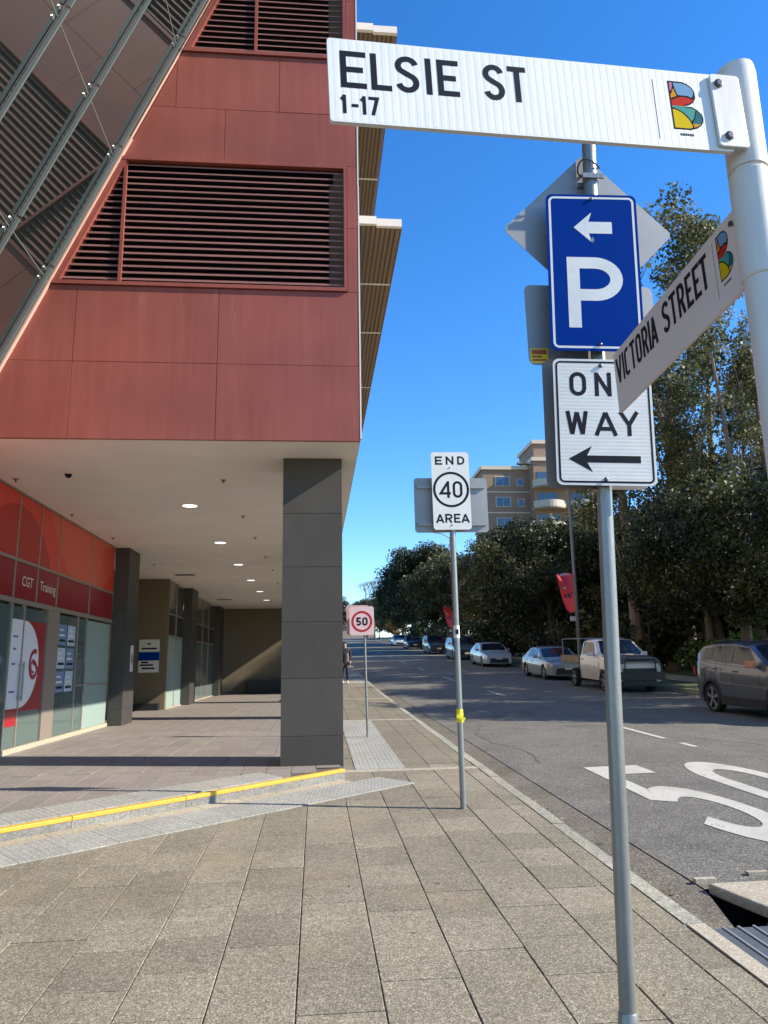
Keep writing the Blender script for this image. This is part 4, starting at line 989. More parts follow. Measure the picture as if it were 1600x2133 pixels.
def collar(z0, z1, r, nm='collar', cap=False):
    mb = MB()
    if cap: mb.tube([(PX, PY, z0), (PX, PY, z1 - .03), (PX, PY, z1 - .006), (PX, PY, z1)], [r, r, r * .93, r * .75], 32)
    else: mb.tube([(PX, PY, z0), (PX, PY, z0 + .004), (PX, PY, z1 - .004), (PX, PY, z1)], [r - .003, r, r, r - .003], 32)
    return obj(nm, mb, M_powder, np_, auto=True)
c1 = collar(2.862, 3.178, .0495, 'top_collar', True)
c2 = collar(2.552, 2.852, .0495, 'lower_collar')
EL = Frame((.031, 1.5, 2.84), (.9957, .08435, .0378), (-.0377, -.0028, .9993))
o = obj('name_blade', ribbed(EL, 0, 1.045, 0, .227, .008, .012, .0195), M_blade, np_, label='long white blade lettered ELSIE ST'); BL = o
put_text(EL, [('E', .029, .091), ('L', .102, .152), ('S', .162, .220), ('I', .238, .250), ('E', .266, .320), ('S', .382, .436), ('T', .446, .494)], .093, .101, .0148, .0004, M_black, BL)
put_text(EL, [('1', .026, .044), ('-', .052, .068), ('1', .073, .091), ('7', .093, .118)], .023, .050, .0085, .0004, M_black, BL, 'numeral')
mb = MB(); flatpoly(EL, [(.838, .022), (.8395, .022), (.8405, .196), (.839, .196)], .0004, mb); obj('divider_line', mb, M_black, BL)
emblem(EL, .882, .054, .088, .142, .0004, parent=BL)
mb = MB(); 
for k in range(6): flatpoly(EL, [(.898 + k * .0066, .036), (.903 + k * .0066, .036), (.903 + k * .0066, .043), (.898 + k * .0066, .043)], .0004, mb)
obj('small_print', mb, M_black, BL)
# bracket plate clasping the blade, with two bolts
br = MB(); br.prism(rrect(EL, 1.0, 1.085, .008, .222, .01, .0015), EL.w * .008); o = obj('bracket', br, M_powder, np_); bevel(o, .002)
for P_, w_, r_, h_ in ((EL.p(1.022, .192, .0085), EL.w, .012, .008), (EL.p(1.030, .038, .0085), EL.w, .012, .008),): obj('bolt', bolt(P_, w_, r_, h_), M_steel, o)
mb = MB(); mb.tube([(PX - .035, PY - .036, 2.99), (PX - .037, PY - .038, 3.0)], .006, 8); obj('grub_screw', mb, M_steel, np_)
VI = Frame((1.131, 2.55, 2.51), (-.01148, -.99854, .0528), (.0006, .0528, .9986))
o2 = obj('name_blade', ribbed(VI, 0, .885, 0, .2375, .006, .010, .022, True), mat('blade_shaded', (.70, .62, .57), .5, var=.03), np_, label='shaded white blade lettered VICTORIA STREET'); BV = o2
put_text(VI, [('V', .014, .068), ('I', .074, .088), ('C', .094, .140), ('T', .146, .190), ('O', .196, .242), ('R', .250, .296), ('I', .302, .316), ('A', .318, .368),
              ('S', .410, .458), ('T', .464, .510), ('R', .518, .564), ('E', .572, .612), ('E', .620, .660), ('T', .662, .706)], .102, .108, .0155, .0004, M_black, BV)
mb = MB(); flatpoly(VI, [(.741, .035), (.7425, .035), (.7425, .215), (.741, .215)], .0004, mb); obj('divider_line', mb, M_black, BV)
emblem(VI, .762, .076, .070, .140, .0004, parent=BV)
mb = MB()
for k in range(6): flatpoly(VI, [(.772 + k * .0066, .058), (.777 + k * .0066, .058), (.777 + k * .0066, .064), (.772 + k * .0066, .064)], .0004, mb)
obj('small_print', mb, M_black, BV)
for P_, w_, r_, h_ in ((VI.p(.868, .19, .001), VI.w, .010, .007), (VI.p(.868, .05, .001), VI.w, .010, .007), (VI.p(.845, .205, .001), VI.w, .008, .005),): obj('bolt', bolt(P_, w_, r_, h_), M_steel, BV)
mb = MB(); mb.obox(Matrix.Translation((1.131, 1.672, 2.69)), .02, .06, .20); obj('bracket', mb, M_powder, np_)

# ------------------------------------------------------------------ parking / one way sign post
sp_ = thing('sign_post', (1.148, 2.95, g(2.95)), 'nearest galvanised post with blue parking sign above a one way sign', 'street sign')
q_ = 2.95 / 3.4
def lean(z): k = (z - .08) / 3.9; return (1.138 + .135 * k, 2.955, z)
mb = MB(); mb.tube([lean(z) for z in (.06, 1.0, 2.0, 3.0, 4.02)], .0315, 28); obj('post', mb, M_galv, sp_, auto=True)
mb = MB(); mb.tube([lean(.27), lean(.272), lean(.33), lean(.335)], [.040, .040, .035, .032], 24); mb.tube([lean(.07), lean(.27)], .039, 24); obj('base_socket', mb, M_galv, sp_, auto=True)
ct_ = mat('cap_steel', (.5, .5, .5), .4, .5); mb = MB(); mb.tube([lean(4.02), lean(4.035)], .034, 20); obj('cap', mb, ct_, sp_)
PS = Frame((1.008, 2.908, 2.920), (1, -.075, -.03), (.031, 0, 1))
p1 = obj('parking_panel', plate(PS, 0, .410, 0, .759, .030, .003), M_blue, sp_)
obj('white_border', ring(PS, .012, .398, .012, .747, .026, .010, .0004), M_white, p1)
obj('arrow', arrow_left(PS, .122, .294, .593, .076, .029, .082, .0004), M_white, p1)
obj('letter_p', letter_mb(PS, 'P', .084, .108, .246, .338, .055, .0004), M_white, p1)
OW = Frame((.996, 2.908, 2.322), (1, -.075, -.03), (.031, 0, 1))
p2 = obj('one_way_panel', ribbed(OW, 0, .420, 0, .5600, .026, .003, .016, True), M_white, sp_)
obj('black_border', ring(OW, .010, .410, .010, .5500, .022, .0085, .0004), M_black, p2)
put_text(OW, [('O', .068, .140), ('N', .176, .248), ('E', .284, .340)], .392, .108, .0175, .0004, M_black, p2)
put_text(OW, [('W', .046, .142), ('A', .166, .266), ('Y', .270, .360)], .216, .108, .0175, .0004, M_black, p2)
obj('arrow', arrow_left(OW, .052, .356, .113, .057, .0155, .100, .0004), M_black, p2)
for P_, w_, r_, h_ in ((PS.p(.205, .735, .001), PS.w, .008, .006), (PS.p(.215, .03, .001), PS.w, .008, .006), (OW.p(.205, .53, .001), OW.w, .009, .006), (OW.p(.205, .026, .001), OW.w, .009, .006),): obj('bolt', bolt(P_, w_, r_, h_), M_steel, sp_)
# smudge of torn sticker beside the arrow
mb = MB(); flatpoly(PS, [(.195, .535), (.203, .515), (.212, .530), (.206, .548)], .0007, mb); obj('torn_sticker', mb, M_galv, p1)
# plates mounted back to back on the far side of the post
DB = Frame((1.257, 3.0, 3.147), (.7071, .0, .7071), (-.7071, 0, .7071))
o = obj('diamond_plate', plate(DB, 0, .574, 0, .574, .03, .003), M_back, sp_); o.name = 'diamond_plate'
SB = Frame((.936, 2.995, 2.888), (1, 0, .01), (.02, 0, 1))
o = obj('rear_plate', plate(SB, 0, .60, 0, .385, .03, .003), M_back, sp_)
mb = MB(); mb.box(0, 0, 0, 0, 0, 0); mb = MB(); flatpoly(SB, [(.008, .010), (.088, .010), (.088, .078), (.008, .078)], .0004, mb); st = obj('yellow_sticker', mb, mat('sticker_yellow', (.80, .66, .02), .5), o)
mb = MB()
for a, b, c_, d in ((.014, .05, .082, .072), (.014, .034, .060, .044), (.014, .018, .082, .028)): flatpoly(SB, [(a, b), (c_, b), (c_, d), (a, d)], .0008, mb)
obj('sticker_print', mb, mat('sticker_red', (.45, .08, .02), .5), o)
TBk = Frame((.978, 2.985, 2.325), (1, -.02, -.02), (.033, 0, 1))
obj('rear_plate', plate(TBk, 0, .44, 0, .58, .03, .003), mat('plate_brown', (.24, .22, .20), .6, .2), sp_)
for z in (3.79, 3.02, 2.82, 2.40):
    mb = MB(); c = Vector(lean(z)); mb.tube([c - Vector((0, 0, .014)), c + Vector((0, 0, .014))], .036, 20); mb.box(c.x - .05, c.x + .05, 2.914, 2.923, z - .012, z + .012); mb.box(c.x - .05, c.x + .05, 2.987, 2.994, z - .012, z + .012); obj('clamp', mb, M_steel if z < 3 else M_galv, sp_)
mb = MB(); pts = [(1.262 + .05 * math.cos(a), 2.955 + .045 * math.sin(a), 3.86 + .018 * math.sin(a * 2)) for a in [i * PI / 8 for i in range(17)]]; mb.tube(pts, .004, 6); obj('strap', mb, M_steel, sp_)

# ------------------------------------------------------------------ end 40 area sign post
s4 = thing('sign_post', (1.455, 7.64, g(7.64)), 'galvanised post with white END 40 AREA sign standing on the pavement', 'street sign')
mb = MB(); mb.tube([(1.450, 7.65, .17), (1.440, 7.65, 3.78)], .030, 24); obj('post', mb, M_galv, s4, auto=True)
F4 = Frame((1.235, 7.608, 2.990), (.99995, 0, .0098), (-.0098, 0, .99995))
p4 = obj('sign_panel', plate(F4, 0, .41, 0, .852, .035, .003), M_white, s4)
put_text(F4, [('E', .042, .122), ('N', .160, .245), ('D', .285, .365)], .712, .094, .0190, .0007, M_black, p4)
put_text(F4, [('A', .028, .118), ('R', .128, .206), ('E', .222, .292), ('A', .300, .392)], .074, .098, .0190, .0007, M_black, p4)
obj('speed_ring', disc(F4, .205, .438, .170, .196, .0007), M_black, p4)
put_text(F4, [('4', .078, .200), ('0', .222, .328)], .346, .184, .0265, .0007, M_black, p4, 'numeral')
for P_, w_, r_, h_ in ((F4.p(.2, .68, .001), F4.w, .008, .006), (F4.p(.2, .05, .001), F4.w, .008, .006),): obj('bolt', bolt(P_, w_, r_, h_), M_steel, p4)
mb = MB(); mb.tube([(1.447, 7.65, 1.02), (1.447, 7.65, 1.10), (1.447, 7.65, 1.15)], [.034, .036, .034], 16); mb.obox(Matrix.Translation((1.452, 7.61, 1.07)) @ Matrix.Rotation(.5, 4, 'Y'), .09, .006, .035); obj('yellow_ribbon', mb, mat('ribbon_yellow', (.85, .72, .02), .5), s4)
mb = MB(); mb.tube([(1.445, 7.65, 1.86), (1.445, 7.65, 1.99)], .0325, 16); obj('pale_sticker', mb, M_white, s4)
mb = MB(); mb.box(1.428, 1.462, 7.615, 7.619, 1.90, 1.95); obj('sticker_print', mb, M_black, s4)
mb = MB()
for i in range(10): a = 2 * PI * i / 10; mb.tube([(1.451 + .04 * math.cos(a), 7.65 + .04 * math.sin(a), .2 + g(0)), (1.451 + .045 * math.cos(a), 7.65 + .045 * math.sin(a), .205)], .008, 5)
FR = Frame((1.048, 7.695, 2.975), (1, 0, .006), (.0, 0, 1))
p5 = obj('rear_sign_back', plate(FR, 0, .800, 0, .600, .035, .004), M_back, s4)
for v in (.07, .48):
    mb = MB(); mb.prism([FR.p(.03, v, .0), FR.p(.77, v, .0), FR.p(.77, v + .038, .0), FR.p(.03, v + .038, .0)], FR.w * .024); obj('stiffening_rail', mb, M_back, p5)
# 50 sign further on
s6 = thing('sign_post', (.90, 13.55, g(13.55)), 'slim post with small square 50 speed sign beside the grey tactile pad', 'street sign')
mb = MB(); mb.tube([(.905, 13.55, .34), (.862, 13.55, 2.62)], .021, 14); obj('post', mb, M_galv, s6, auto=True)
F5 = Frame((.600, 13.51, 2.135), (1, .0, .01), (-.04, 0, 1))
p6 = obj('sign_panel', plate(F5, 0, .445, 0, .515, .045, .004), mat('pink_sign', (.72, .52, .50), .5), s6)  # pinkish tint over the whole panel
obj('red_ring', disc(F5, .225, .245, .150, .19, .002), mat('ring_red', (.42, .012, .02), .5), p6)
put_text(F5, [('5', .122, .210), ('0', .232, .330)], .170, .150, .030, .002, M_black, p6, 'numeral')
F5b = Frame((.55, 13.60, 2.15), (1, 0, .01), (-.04, 0, 1)); obj('rear_plate', plate(F5b, 0, .40, 0, .53, .03, .004), mat('pink_rear_plate', (.62, .38, .36), .5), s6)  # plate behind in a deeper pinkish tint
# ------------------------------------------------------------------ vehicles
def paint(name, col, metal=.4): return mat('paint_' + name, col, .32, metal, coat=.8)
def lofted(stations, nhalf):
    """stations: list of (y, [(x, z) ...]) half sections from sill to centre; mirrored to a closed skin"""
    mb = MB(); vs = []; K = len(stations[0][1]); 
    for y, sec in stations:
        full = [(x, z) for x, z in sec] + [(-x, z) for x, z in sec[::-1][1:]]
        vs += [(x, y, z) for x, z in full]
    n = 2 * K - 1; fs = []
    for i in range(len(stations) - 1):
        for k in range(n - 1): fs.append((i * n + k, i * n + k + 1, (i + 1) * n + k + 1, (i + 1) * n + k))
        fs.append((i * n + n - 1, i * n, (i + 1) * n, (i + 1) * n + n - 1))
    fs.append(tuple(range(n))[::-1]); fs.append(tuple(range((len(stations) - 1) * n, len(stations) * n)))
    return mb.add(vs, fs)
def car(name, label, cat, group, col, L=4.4, W=1.80, H=1.62, kind='suv', mirror=None, cladding=False, plate_=True):
    """nose at -y (towards the camera), origin on the ground under the middle"""
    t = thing(name, (0, 0, 0), label, cat, group); hw = W / 2
    wr = .34 if kind != 'sedan' else .31; wb = L * .605
    yf, yr = -wb / 2 - .02, wb / 2 - .02
    P = {'suv': dict(belt=[(-2.2, .74), (-2.0, .88), (-1.25, 1.02), (-.6, 1.06), (1.0, 1.12), (1.9, 1.20), (2.2, 1.10)], roof=[(-2.2, .76), (-2.0, .90), (-1.25, 1.05), (-.95, 1.14), (-.2, 1.55), (.5, 1.62), (1.3, 1.60), (1.75, 1.54), (2.12, 1.16), (2.2, 1.05)]),
         'sedan': dict(belt=[(-2.2, .62), (-2.0, .74), (-1.0, .90), (1.0, .93), (2.0, .92), (2.2, .80)], roof=[(-2.2, .64), (-2.0, .76), (-1.05, .93), (-.30, 1.36), (.3, 1.43), (.8, 1.40), (1.5, 1.00), (2.1, .96), (2.2, .82)]),
         'cab': dict(belt=[(-2.2, .86), (-2.0, 1.0), (-1.0, 1.12), (.55, 1.14), (2.2, 1.14)], roof=[(-2.2, .88), (-2.0, 1.04), (-1.05, 1.16), (-.45, 1.68), (0, 1.72), (.45, 1.70), (.62, 1.62), (2.2, 1.62)])}[kind]
    sc = L / 4.4
    Lend = L / 2 if kind != 'cab' else .64
    ys = np.unique(np.round(np.concatenate([np.linspace(-L / 2, Lend, 46), yf + np.linspace(-wr - .05, wr + .05, 15), (yr + np.linspace(-wr - .05, wr + .05, 15)) if kind != 'cab' else []]), 4))
    ys = ys[ys <= Lend + 1e-6]
    def f(tab, y): return float(np.interp(y / sc, [a for a, b in tab], [b for a, b in tab])) * (H / {'suv': 1.62, 'sedan': 1.43, 'cab': 1.72}[kind])
    def width(y): return hw * (1 - .16 * max(0, (abs(y) / (L / 2) - .78) / .22) ** 2) if kind != 'cab' or y < 0 else hw
    def arch(y):
        z = .22 if kind != 'cab' else .36
        for c in (yf, yr):
            if kind == 'cab' and c == yr: continue
            d = abs(y - c); ra = wr + .055
            if d < ra: z = max(z, wr + math.sqrt(ra * ra - d * d))
        return z
    def sec(y):
        b = f(P['belt'], y); r = f(P['roof'], y); w = width(y); za = arch(y); zm = max(za + .03, .60 * b); r = max(r, b + .005)
        e = r - b; tw = w * (1 - min(e / .5, 1) * .22)
        return [(w * .80, za if za > .3 else za), (w * .97, za + .001), (w * 1.0, zm), (w * .985, max(b - .05, zm + .01)), (w * .955, b), (tw + (w * .955 - tw) * .12 if e > .1 else w * .93, b + e * .90), (tw * .90 if e > .1 else w * .8, r - .004), (tw * .45 if e > .1 else w * .4, r + .018), (0, r + .024)]
    body = obj('body', lofted([(y, sec(y)) for y in ys], 9), col, t, auto=True)
    # glass
    def sidept(y, k):   # k 0..1 from belt to roof edge
        s_ = sec(y); a, b = Vector((s_[4][0], y, s_[4][1])), Vector((s_[5][0], y, s_[5][1])); return a.lerp(b, k)
    def sideglass(y0, y1, kf=(0.1, .93), nseg=6, rake0=0, rake1=0):
        for sgn in (1, -1):
            mb = MB(); vs = []
            for i in range(nseg + 1):
                for k in kf:
                    ra = rake0 * (k > .5) * (1 - i / nseg) + rake1 * (k > .5) * (i / nseg)
                    q = sidept(y0 + (y1 - y0) * i / nseg + ra, k); q.x += .007; q.x *= sgn; vs.append(q)
            mb.add(vs, [(2 * i, 2 * i + 1, 2 * i + 3, 2 * i + 2) if sgn < 0 else (2 * i, 2 * i + 2, 2 * i + 3, 2 * i + 1) for i in range(nseg)])
            obj('side_window', mb, M_carglass, t)
    def topglass(name, y0, y1, kx=.86, n=6):
        mb = MB(); vs = []
        for i in range(n + 1):
            y = y0 + (y1 - y0) * i / n; s_ = sec(y)
            for fx in (-1, -.5, 0, .5, 1): 
                x = abs(fx) * s_[6][0] * .96; z = float(np.interp(x, [0, s_[7][0], s_[6][0]], [s_[8][1], s_[7][1], s_[6][1]])); vs.append((math.copysign(x, fx), y, z + .009))
        mb.add(vs, [(i * 5 + k, i * 5 + k + 1, i * 5 + k + 6, i * 5 + k + 5) for i in range(n) for k in range(4)]); obj(name, mb, M_carglass, t)
    if kind == 'suv':
        sideglass(-.62 * sc, .28 * sc, rake0=.42 * sc); sideglass(.36 * sc, 1.18 * sc); sideglass(1.26 * sc, 1.62 * sc, kf=(.2, .86)); topglass('windscreen', -.93 * sc, -.24 * sc); topglass('rear_window', 1.80 * sc, 2.10 * sc)
    elif kind == 'sedan':
        sideglass(-.62 * sc, .22 * sc, rake0=.36 * sc); sideglass(.30 * sc, 1.0 * sc, rake1=-.22 * sc); topglass('windscreen', -1.0 * sc, -.34 * sc); topglass('rear_window', .88 * sc, 1.46 * sc)
    else:
        sideglass(-.70 * sc, .42 * sc, rake0=.34 * sc); topglass('windscreen', -1.02 * sc, -.48 * sc)
    # wheels
    wheels = [(yf, 1), (yf, -1), (yr, 1), (yr, -1)]
    for y, sgn in wheels:
        x = sgn * (hw - .115); tm = MB(); pr_ = [(-.10, wr - .07), (-.105, wr - .02), (-.08, wr), (.08, wr), (.105, wr - .02), (.10, wr - .07)]; n = 24; vs = []
        for i in range(n):
            a = 2 * PI * i / n; vs += [(x + sgn * px, y + rr * math.cos(a), wr + rr * math.sin(a)) for px, rr in pr_]
        m_ = len(pr_); tm.add(vs, [(i * m_ + k, i * m_ + k + 1, ((i + 1) % n) * m_ + k + 1, ((i + 1) % n) * m_ + k) for i in range(n) for k in range(m_ - 1)])
        wo_ = obj('wheel', tm, M_rubber, t, auto=True)
        rm = MB(); c = Vector((x + sgn * .085, y, wr)); R_ = wr - .075
        rm.tube([c - Vector((sgn * .12, 0, 0)), c - Vector((sgn * .05, 0, 0))], R_, 20)
        obj('rim_barrel', rm, M_carblack, wo_)
        rm = MB()
        rm.tube([c + Vector((sgn * -.02, 0, 0)), c + Vector((sgn * .012, 0, 0))], .05, 10)
        for k in range(5):
            a = 2 * PI * k / 5 + .3; d = Vector((0, math.cos(a), math.sin(a))); p_ = Vector((0, -d.z, d.y))
            q = [c + d * .03 + p_ * .03, c + d * R_ + p_ * .045, c + d * R_ - p_ * .045, c + d * .03 - p_ * .03]; rm.prism(q if sgn > 0 else q[::-1], (-.02, 0, 0) if sgn > 0 else (.02, 0, 0))
        vs = []
        for i in range(24):
            a = 2 * PI * i / 24; vs += [(c.x, c.y + r_ * math.cos(a), c.z + r_ * math.sin(a)) for r_ in (R_ - .03, R_ + .006)]
        rm.add(vs, [(2 * i, 2 * i + 1, (2 * i + 3) % 48, (2 * i + 2) % 48) for i in range(24)]); obj('rim', rm, M_rim, wo_)
        wm = MB(); wm.box(sgn * .35 if sgn > 0 else -.74, .74 if sgn > 0 else -.35, y - wr - .05, y + wr + .05, .25, wr * 2 + .0); obj('wheel_well', wm, M_carblack, wo_)
        if cladding:
            am = MB(); vs = []
            for i in range(17):
                a = PI * i / 16
                for rr in (wr + .05, wr + .12): vs.append((sgn * (hw + .004), y + rr * math.cos(a), wr + rr * math.sin(a)))
            am.add(vs, [(2 * i, 2 * i + 1, 2 * i + 3, 2 * i + 2) for i in range(16)]); obj('arch_cladding', am, M_carblack, t)
    um = MB(); um.box(-hw * .8, hw * .8, -L / 2 + .12, Lend - .1, .20, .30); obj('underbody', um, M_carblack, t)
    # front: grille, lights, bumper, plates
    zf = f(P['belt'], -L / 2)
    fr = Frame((-hw, -L / 2 - .012, 0), (1, 0, 0), (0, 0, 1))
    mb = MB(); mb.prism([fr.p(W * .18, zf - .30), fr.p(W * .82, zf - .30), fr.p(W * .80, zf - .09), fr.p(W * .20, zf - .09)], fr.w * .02); obj('grille', mb, M_carblack, t)
    mb = MB(); mb.prism([fr.p(W * .16, .26, -.02), fr.p(W * .84, .26, -.02), fr.p(W * .80, .44, -.02), fr.p(W * .20, .44, -.02)], fr.w * .045); obj('bumper_intake', mb, M_carblack, t)
    for sgn in (1, -1):
        mb = MB(); y0 = -L / 2; q = [(sgn * hw * .66, y0 - .014, zf - .19), (sgn * hw * .86, y0 + .05, zf - .17), (sgn * hw * .86, y0 + .09, zf - .06), (sgn * hw * .66, y0 - .004, zf - .08)] if kind == 'cab' else [(sgn * hw * .52, y0 - .014, zf - .20), (sgn * hw * .82, y0 + .05, zf - .17), (sgn * hw * .83, y0 + .09, zf - .02), (sgn * hw * .50, y0 - .004, zf - .07)]
        mb.prism(q if sgn > 0 else q[::-1], (0, .06, 0)); obj('headlight', mb, M_lamp, t)
        if kind != 'cab':
            zr = f(P['belt'], L / 2); mb = MB(); mb.box(sgn * hw * .80 - .12, sgn * hw * .80 + .1, L / 2 - .10, L / 2 + .012, zr - .28, zr - .06); obj('tail_light', mb, mat('tail_red', (.25, .01, .01), .2), t)
        mb = MB(); c = Vector((sgn * (hw + .09), -.62 * sc, f(P['belt'], -.6 * sc) + .09)); mb.obox(Matrix.Translation(c) @ Matrix.Rotation(sgn * .12, 4, 'Z'), .20, .12, .14); mb.obox(Matrix.Translation(c - Vector((sgn * .09, -.02, .05))), .12, .04, .03)
        o = obj('door_mirror', mb, mirror or col, t); bevel(o, .03, 3)
    if plate_:
        mb = MB(); mb.box(-.19, .19, -L / 2 - .04, -L / 2 - .02, .46, .57); obj('number_plate', mb, mat('plate_pale', (.6, .58, .45), .5), t)
    # door seams and handles
    for yy in ([-.72, .32, 1.22] if kind != 'cab' else [-.74, .50]):
        for sgn in (1, -1):
            mb = MB(); vs = []
            for k in range(7):
                s_ = sec(yy * sc); zz = .34 + (s_[4][1] - .36) * k / 6; xx = float(np.interp(zz, [p[1] for p in s_[1:5]], [p[0] for p in s_[1:5]])); vs += [(sgn * (xx + .002), yy * sc - .006, zz), (sgn * (xx + .002), yy * sc + .006, zz)]
            mb.add(vs, [(2 * k, 2 * k + 1, 2 * k + 3, 2 * k + 2) for k in range(6)]); obj('door_seam', mb, M_carblack, t)
    for yy in ([.18, 1.08] if kind != 'cab' else [.36]):
        for sgn in (1, -1):
            mb = MB(); s_ = sec(yy * sc); mb.box(sgn * s_[3][0] - .02, sgn * s_[3][0] + .02, yy * sc - .09, yy * sc + .09, s_[3][1] - .09, s_[3][1] - .06); obj('door_handle', mb, col if kind != 'cab' else M_carblack, t)
    if kind == 'suv':
        for sgn in (1, -1):
            mb = MB(); mb.tube([(sgn * hw * .66, -.1, H - .02), (sgn * hw * .68, 0, H + .045), (sgn * hw * .68, 1.4, H + .03), (sgn * hw * .66, 1.5, H - .04)], .014, 8); obj('roof_rail', mb, M_carblack, t)
        if cladding:
            for sgn in (1, -1):
                mb = MB(); mb.box(sgn * hw - .02 if sgn > 0 else sgn * hw - .006, sgn * hw + .006 if sgn > 0 else sgn * hw + .02, yf + wr + .1, yr - wr - .1, .22, .42); obj('sill_cladding', mb, M_carblack, t)
    return t
def place(t, x, y, rz=0.0):
    t.location = (x, y, float(np.interp(x, [3.0, 5.2, 7.4, 9.8, 12.2], [-.118, -.09, -.075, -.09, -.12])) + g(y)); sl_ = (g(y + 1) - g(y - 1)) / 2
    t.rotation_euler = (math.atan(sl_), 0, rz); return t
suv = place(car('parked_car', 'dark grey compact SUV with orange door mirror parked at the right edge', 'car', 'cars parked along the far kerb', paint('bronze', (.12, .128, .145), .55), 4.4, 1.84, 1.66, 'suv', M_orange, True), 10.42, 16.3)
sed = place(car('parked_car', 'silver sedan parked behind the tray of the white ute', 'car', 'cars parked along the far kerb', paint('silver', (.33, .325, .30), .25), 4.6, 1.78, 1.42, 'sedan'), 10.9, 34.2)
# the ute: white cab with black bonnet, tray and rack
ute = car('parked_ute', 'white single cab ute with black bonnet, bull bar and timber tray', 'ute', 'cars parked along the far kerb', paint('white', (.66, .60, .54), .0), 4.9, 1.82, 1.78, 'cab')


trb = MB(); trb.box(-.93, .93, .74, 2.75, .84, .92); obj('tray_floor', trb, mat('tray_steel', (.20, .19, .17), .6, .3), ute)
M_timber = mat('tray_timber', (.34, .25, .15), .7, var=.2)
for (x0, x1, y0, y1) in ((-.93, -.90, .74, 2.75), (.90, .93, .74, 2.75), (-.90, .90, 2.72, 2.75)):
    mb = MB(); mb.box(x0, x1, y0, y1, .925, 1.16); obj('drop_side', mb, M_timber, ute)
mb = MB()
for x in (-.88, .88): mb.tube([(x, .80, .92), (x, .80, 1.80)], .025, 8)
for z in (1.80, 1.5, 1.2): mb.tube([(-.88, .80, z), (.88, .80, z)], .018, 8)
obj('headboard', mb, mat('rack_grey', (.28, .28, .27), .5, .4), ute)
mb = MB()
for x in (-.86, .86): mb.tube([(x, 2.68, .92), (x, 2.68, 1.78), (x, .82, 1.80)], .02, 8)
mb.tube([(-.86, 2.68, 1.78), (.86, 2.68, 1.78)], .02, 8); obj('ladder_rack', mb, mat('rack_grey', (.28, .28, .27)), ute)
mb = MB(); mb.box(-.25, .25, .75, 2.6, .42, .80); obj('chassis_rail', mb, M_carblack, ute)
mb = MB(); mb.box(-.84, .84, -2.60, -2.50, .42, .68); mb.tube([(-.55, -2.56, .66), (-.50, -2.58, 1.08), (.50, -2.58, 1.08), (.55, -2.56, .66)], .028, 8); mb.tube([(-.8, -2.54, .62), (-.72, -2.54, .96), (-.5, -2.56, 1.0)], .022, 8); mb.tube([(.8, -2.54, .62), (.72, -2.54, .96), (.5, -2.56, 1.0)], .022, 8)
obj('bull_bar', mb, M_carblack, ute)
mb = MB(); 
vs = []
for y, zz in ((-2.42, 1.0), (-2.2, 1.11), (-1.7, 1.17), (-1.22, 1.215)):
    for x in (-.78, -.4, 0, .4, .78): vs.append((x, y, zz + .022 - .03 * abs(x) ** 2))
mb.add(vs, [(i * 5 + k, i * 5 + k + 1, i * 5 + k + 6, i * 5 + k + 5) for i in range(3) for k in range(4)]); obj('bonnet_protector', mb, mat('bonnet_grey', (.11, .115, .12), .35), ute)
mb = MB(); mb.tube([(.97, -1.1, .9), (1.0, -1.15, 1.5), (1.0, -1.3, 2.4)], .008, 5); obj('aerial', mb, M_carblack, ute)
place(ute, 10.75, 26.9)
def copycar(src, x, y, label, col=None):
    c = copy_tree(src); c['label'] = label
    place(c, x, y)
    if col:
        for ch in c.children:
            if ch.name.split('.')[0] in ('body', 'door_handle'): ch.data = ch.data.copy(); ch.data.materials[0] = col
    return c
suv0 = copycar
c = copycar(sed, 10.9, 46.6, 'pale silver sedan just right of the END 40 post', paint('pale_silver', (.50, .52, .55), .3))
c = copycar(suv, 10.9, 56.0, 'dark blue SUV just left of the END 40 post', paint('navy', (.02, .03, .06), .3))
c = copycar(suv, 10.9, 68.5, 'dark green four wheel drive behind the dark blue SUV', paint('forest', (.03, .045, .045), .2))
c = copycar(sed, 10.8, 98.0, 'farthest white car up the road', paint('far_white', (.72, .74, .76), .0))
c = copycar(sed, 10.8, 84.0, 'small dark car parked before the farthest white car', paint('charcoal', (.04, .04, .045), .3))

# ------------------------------------------------------------------ pedestrian half hidden by the corner column
def skin_obj(name, verts, edges, radii, material, parent=None, sub=1, root=0):
    me = bpy.data.meshes.new(name); me.from_pydata([tuple(v) for v in verts], edges, []); me.materials.append(material)
    o = bpy.data.objects.new(name, me); COL.objects.link(o); o.parent = parent
    m = o.modifiers.new('skin', 'SKIN'); m.use_smooth_shade = True
    for i, r in enumerate(radii): me.skin_vertices[0].data[i].radius = (r, r) if not isinstance(r, tuple) else r
    me.skin_vertices[0].data[root].use_root = True
    s_ = o.modifiers.new('subsurf', 'SUBSURF'); s_.levels = sub; s_.render_levels = sub
    return o
M_skin = mat('skin', (.42, .26, .19), .6); M_cloth = mat('dark_coat', (.016, .016, .02), .8); M_shoe = mat('white_shoe', (.7, .7, .68), .6); M_hair = mat('dark_hair', (.02, .014, .01), .6)
px_, py_ = 1.17, 31.0; per = thing('person', (px_, py_, g(31.0)), 'person in a long dark coat and white shoes walking on the far pavement', 'person')
V_ = [(0, 0, .92), (0, 0, 1.12), (0, .01, 1.34), (0, .0, 1.44), (0, -.015, 1.52), (0, -.02, 1.62), (.17, 0, 1.38), (.23, .02, 1.12), (.22, -.06, .88), (.22, -.09, .80), (-.17, 0, 1.38), (-.23, .0, 1.12), (-.22, .06, .88), (-.22, .04, .80), (.09, 0, .86), (.10, -.10, .48), (.10, -.04, .09), (.10, -.17, .05), (-.09, 0, .86), (-.10, .10, .48), (-.10, .26, .12), (-.10, .17, .05)]
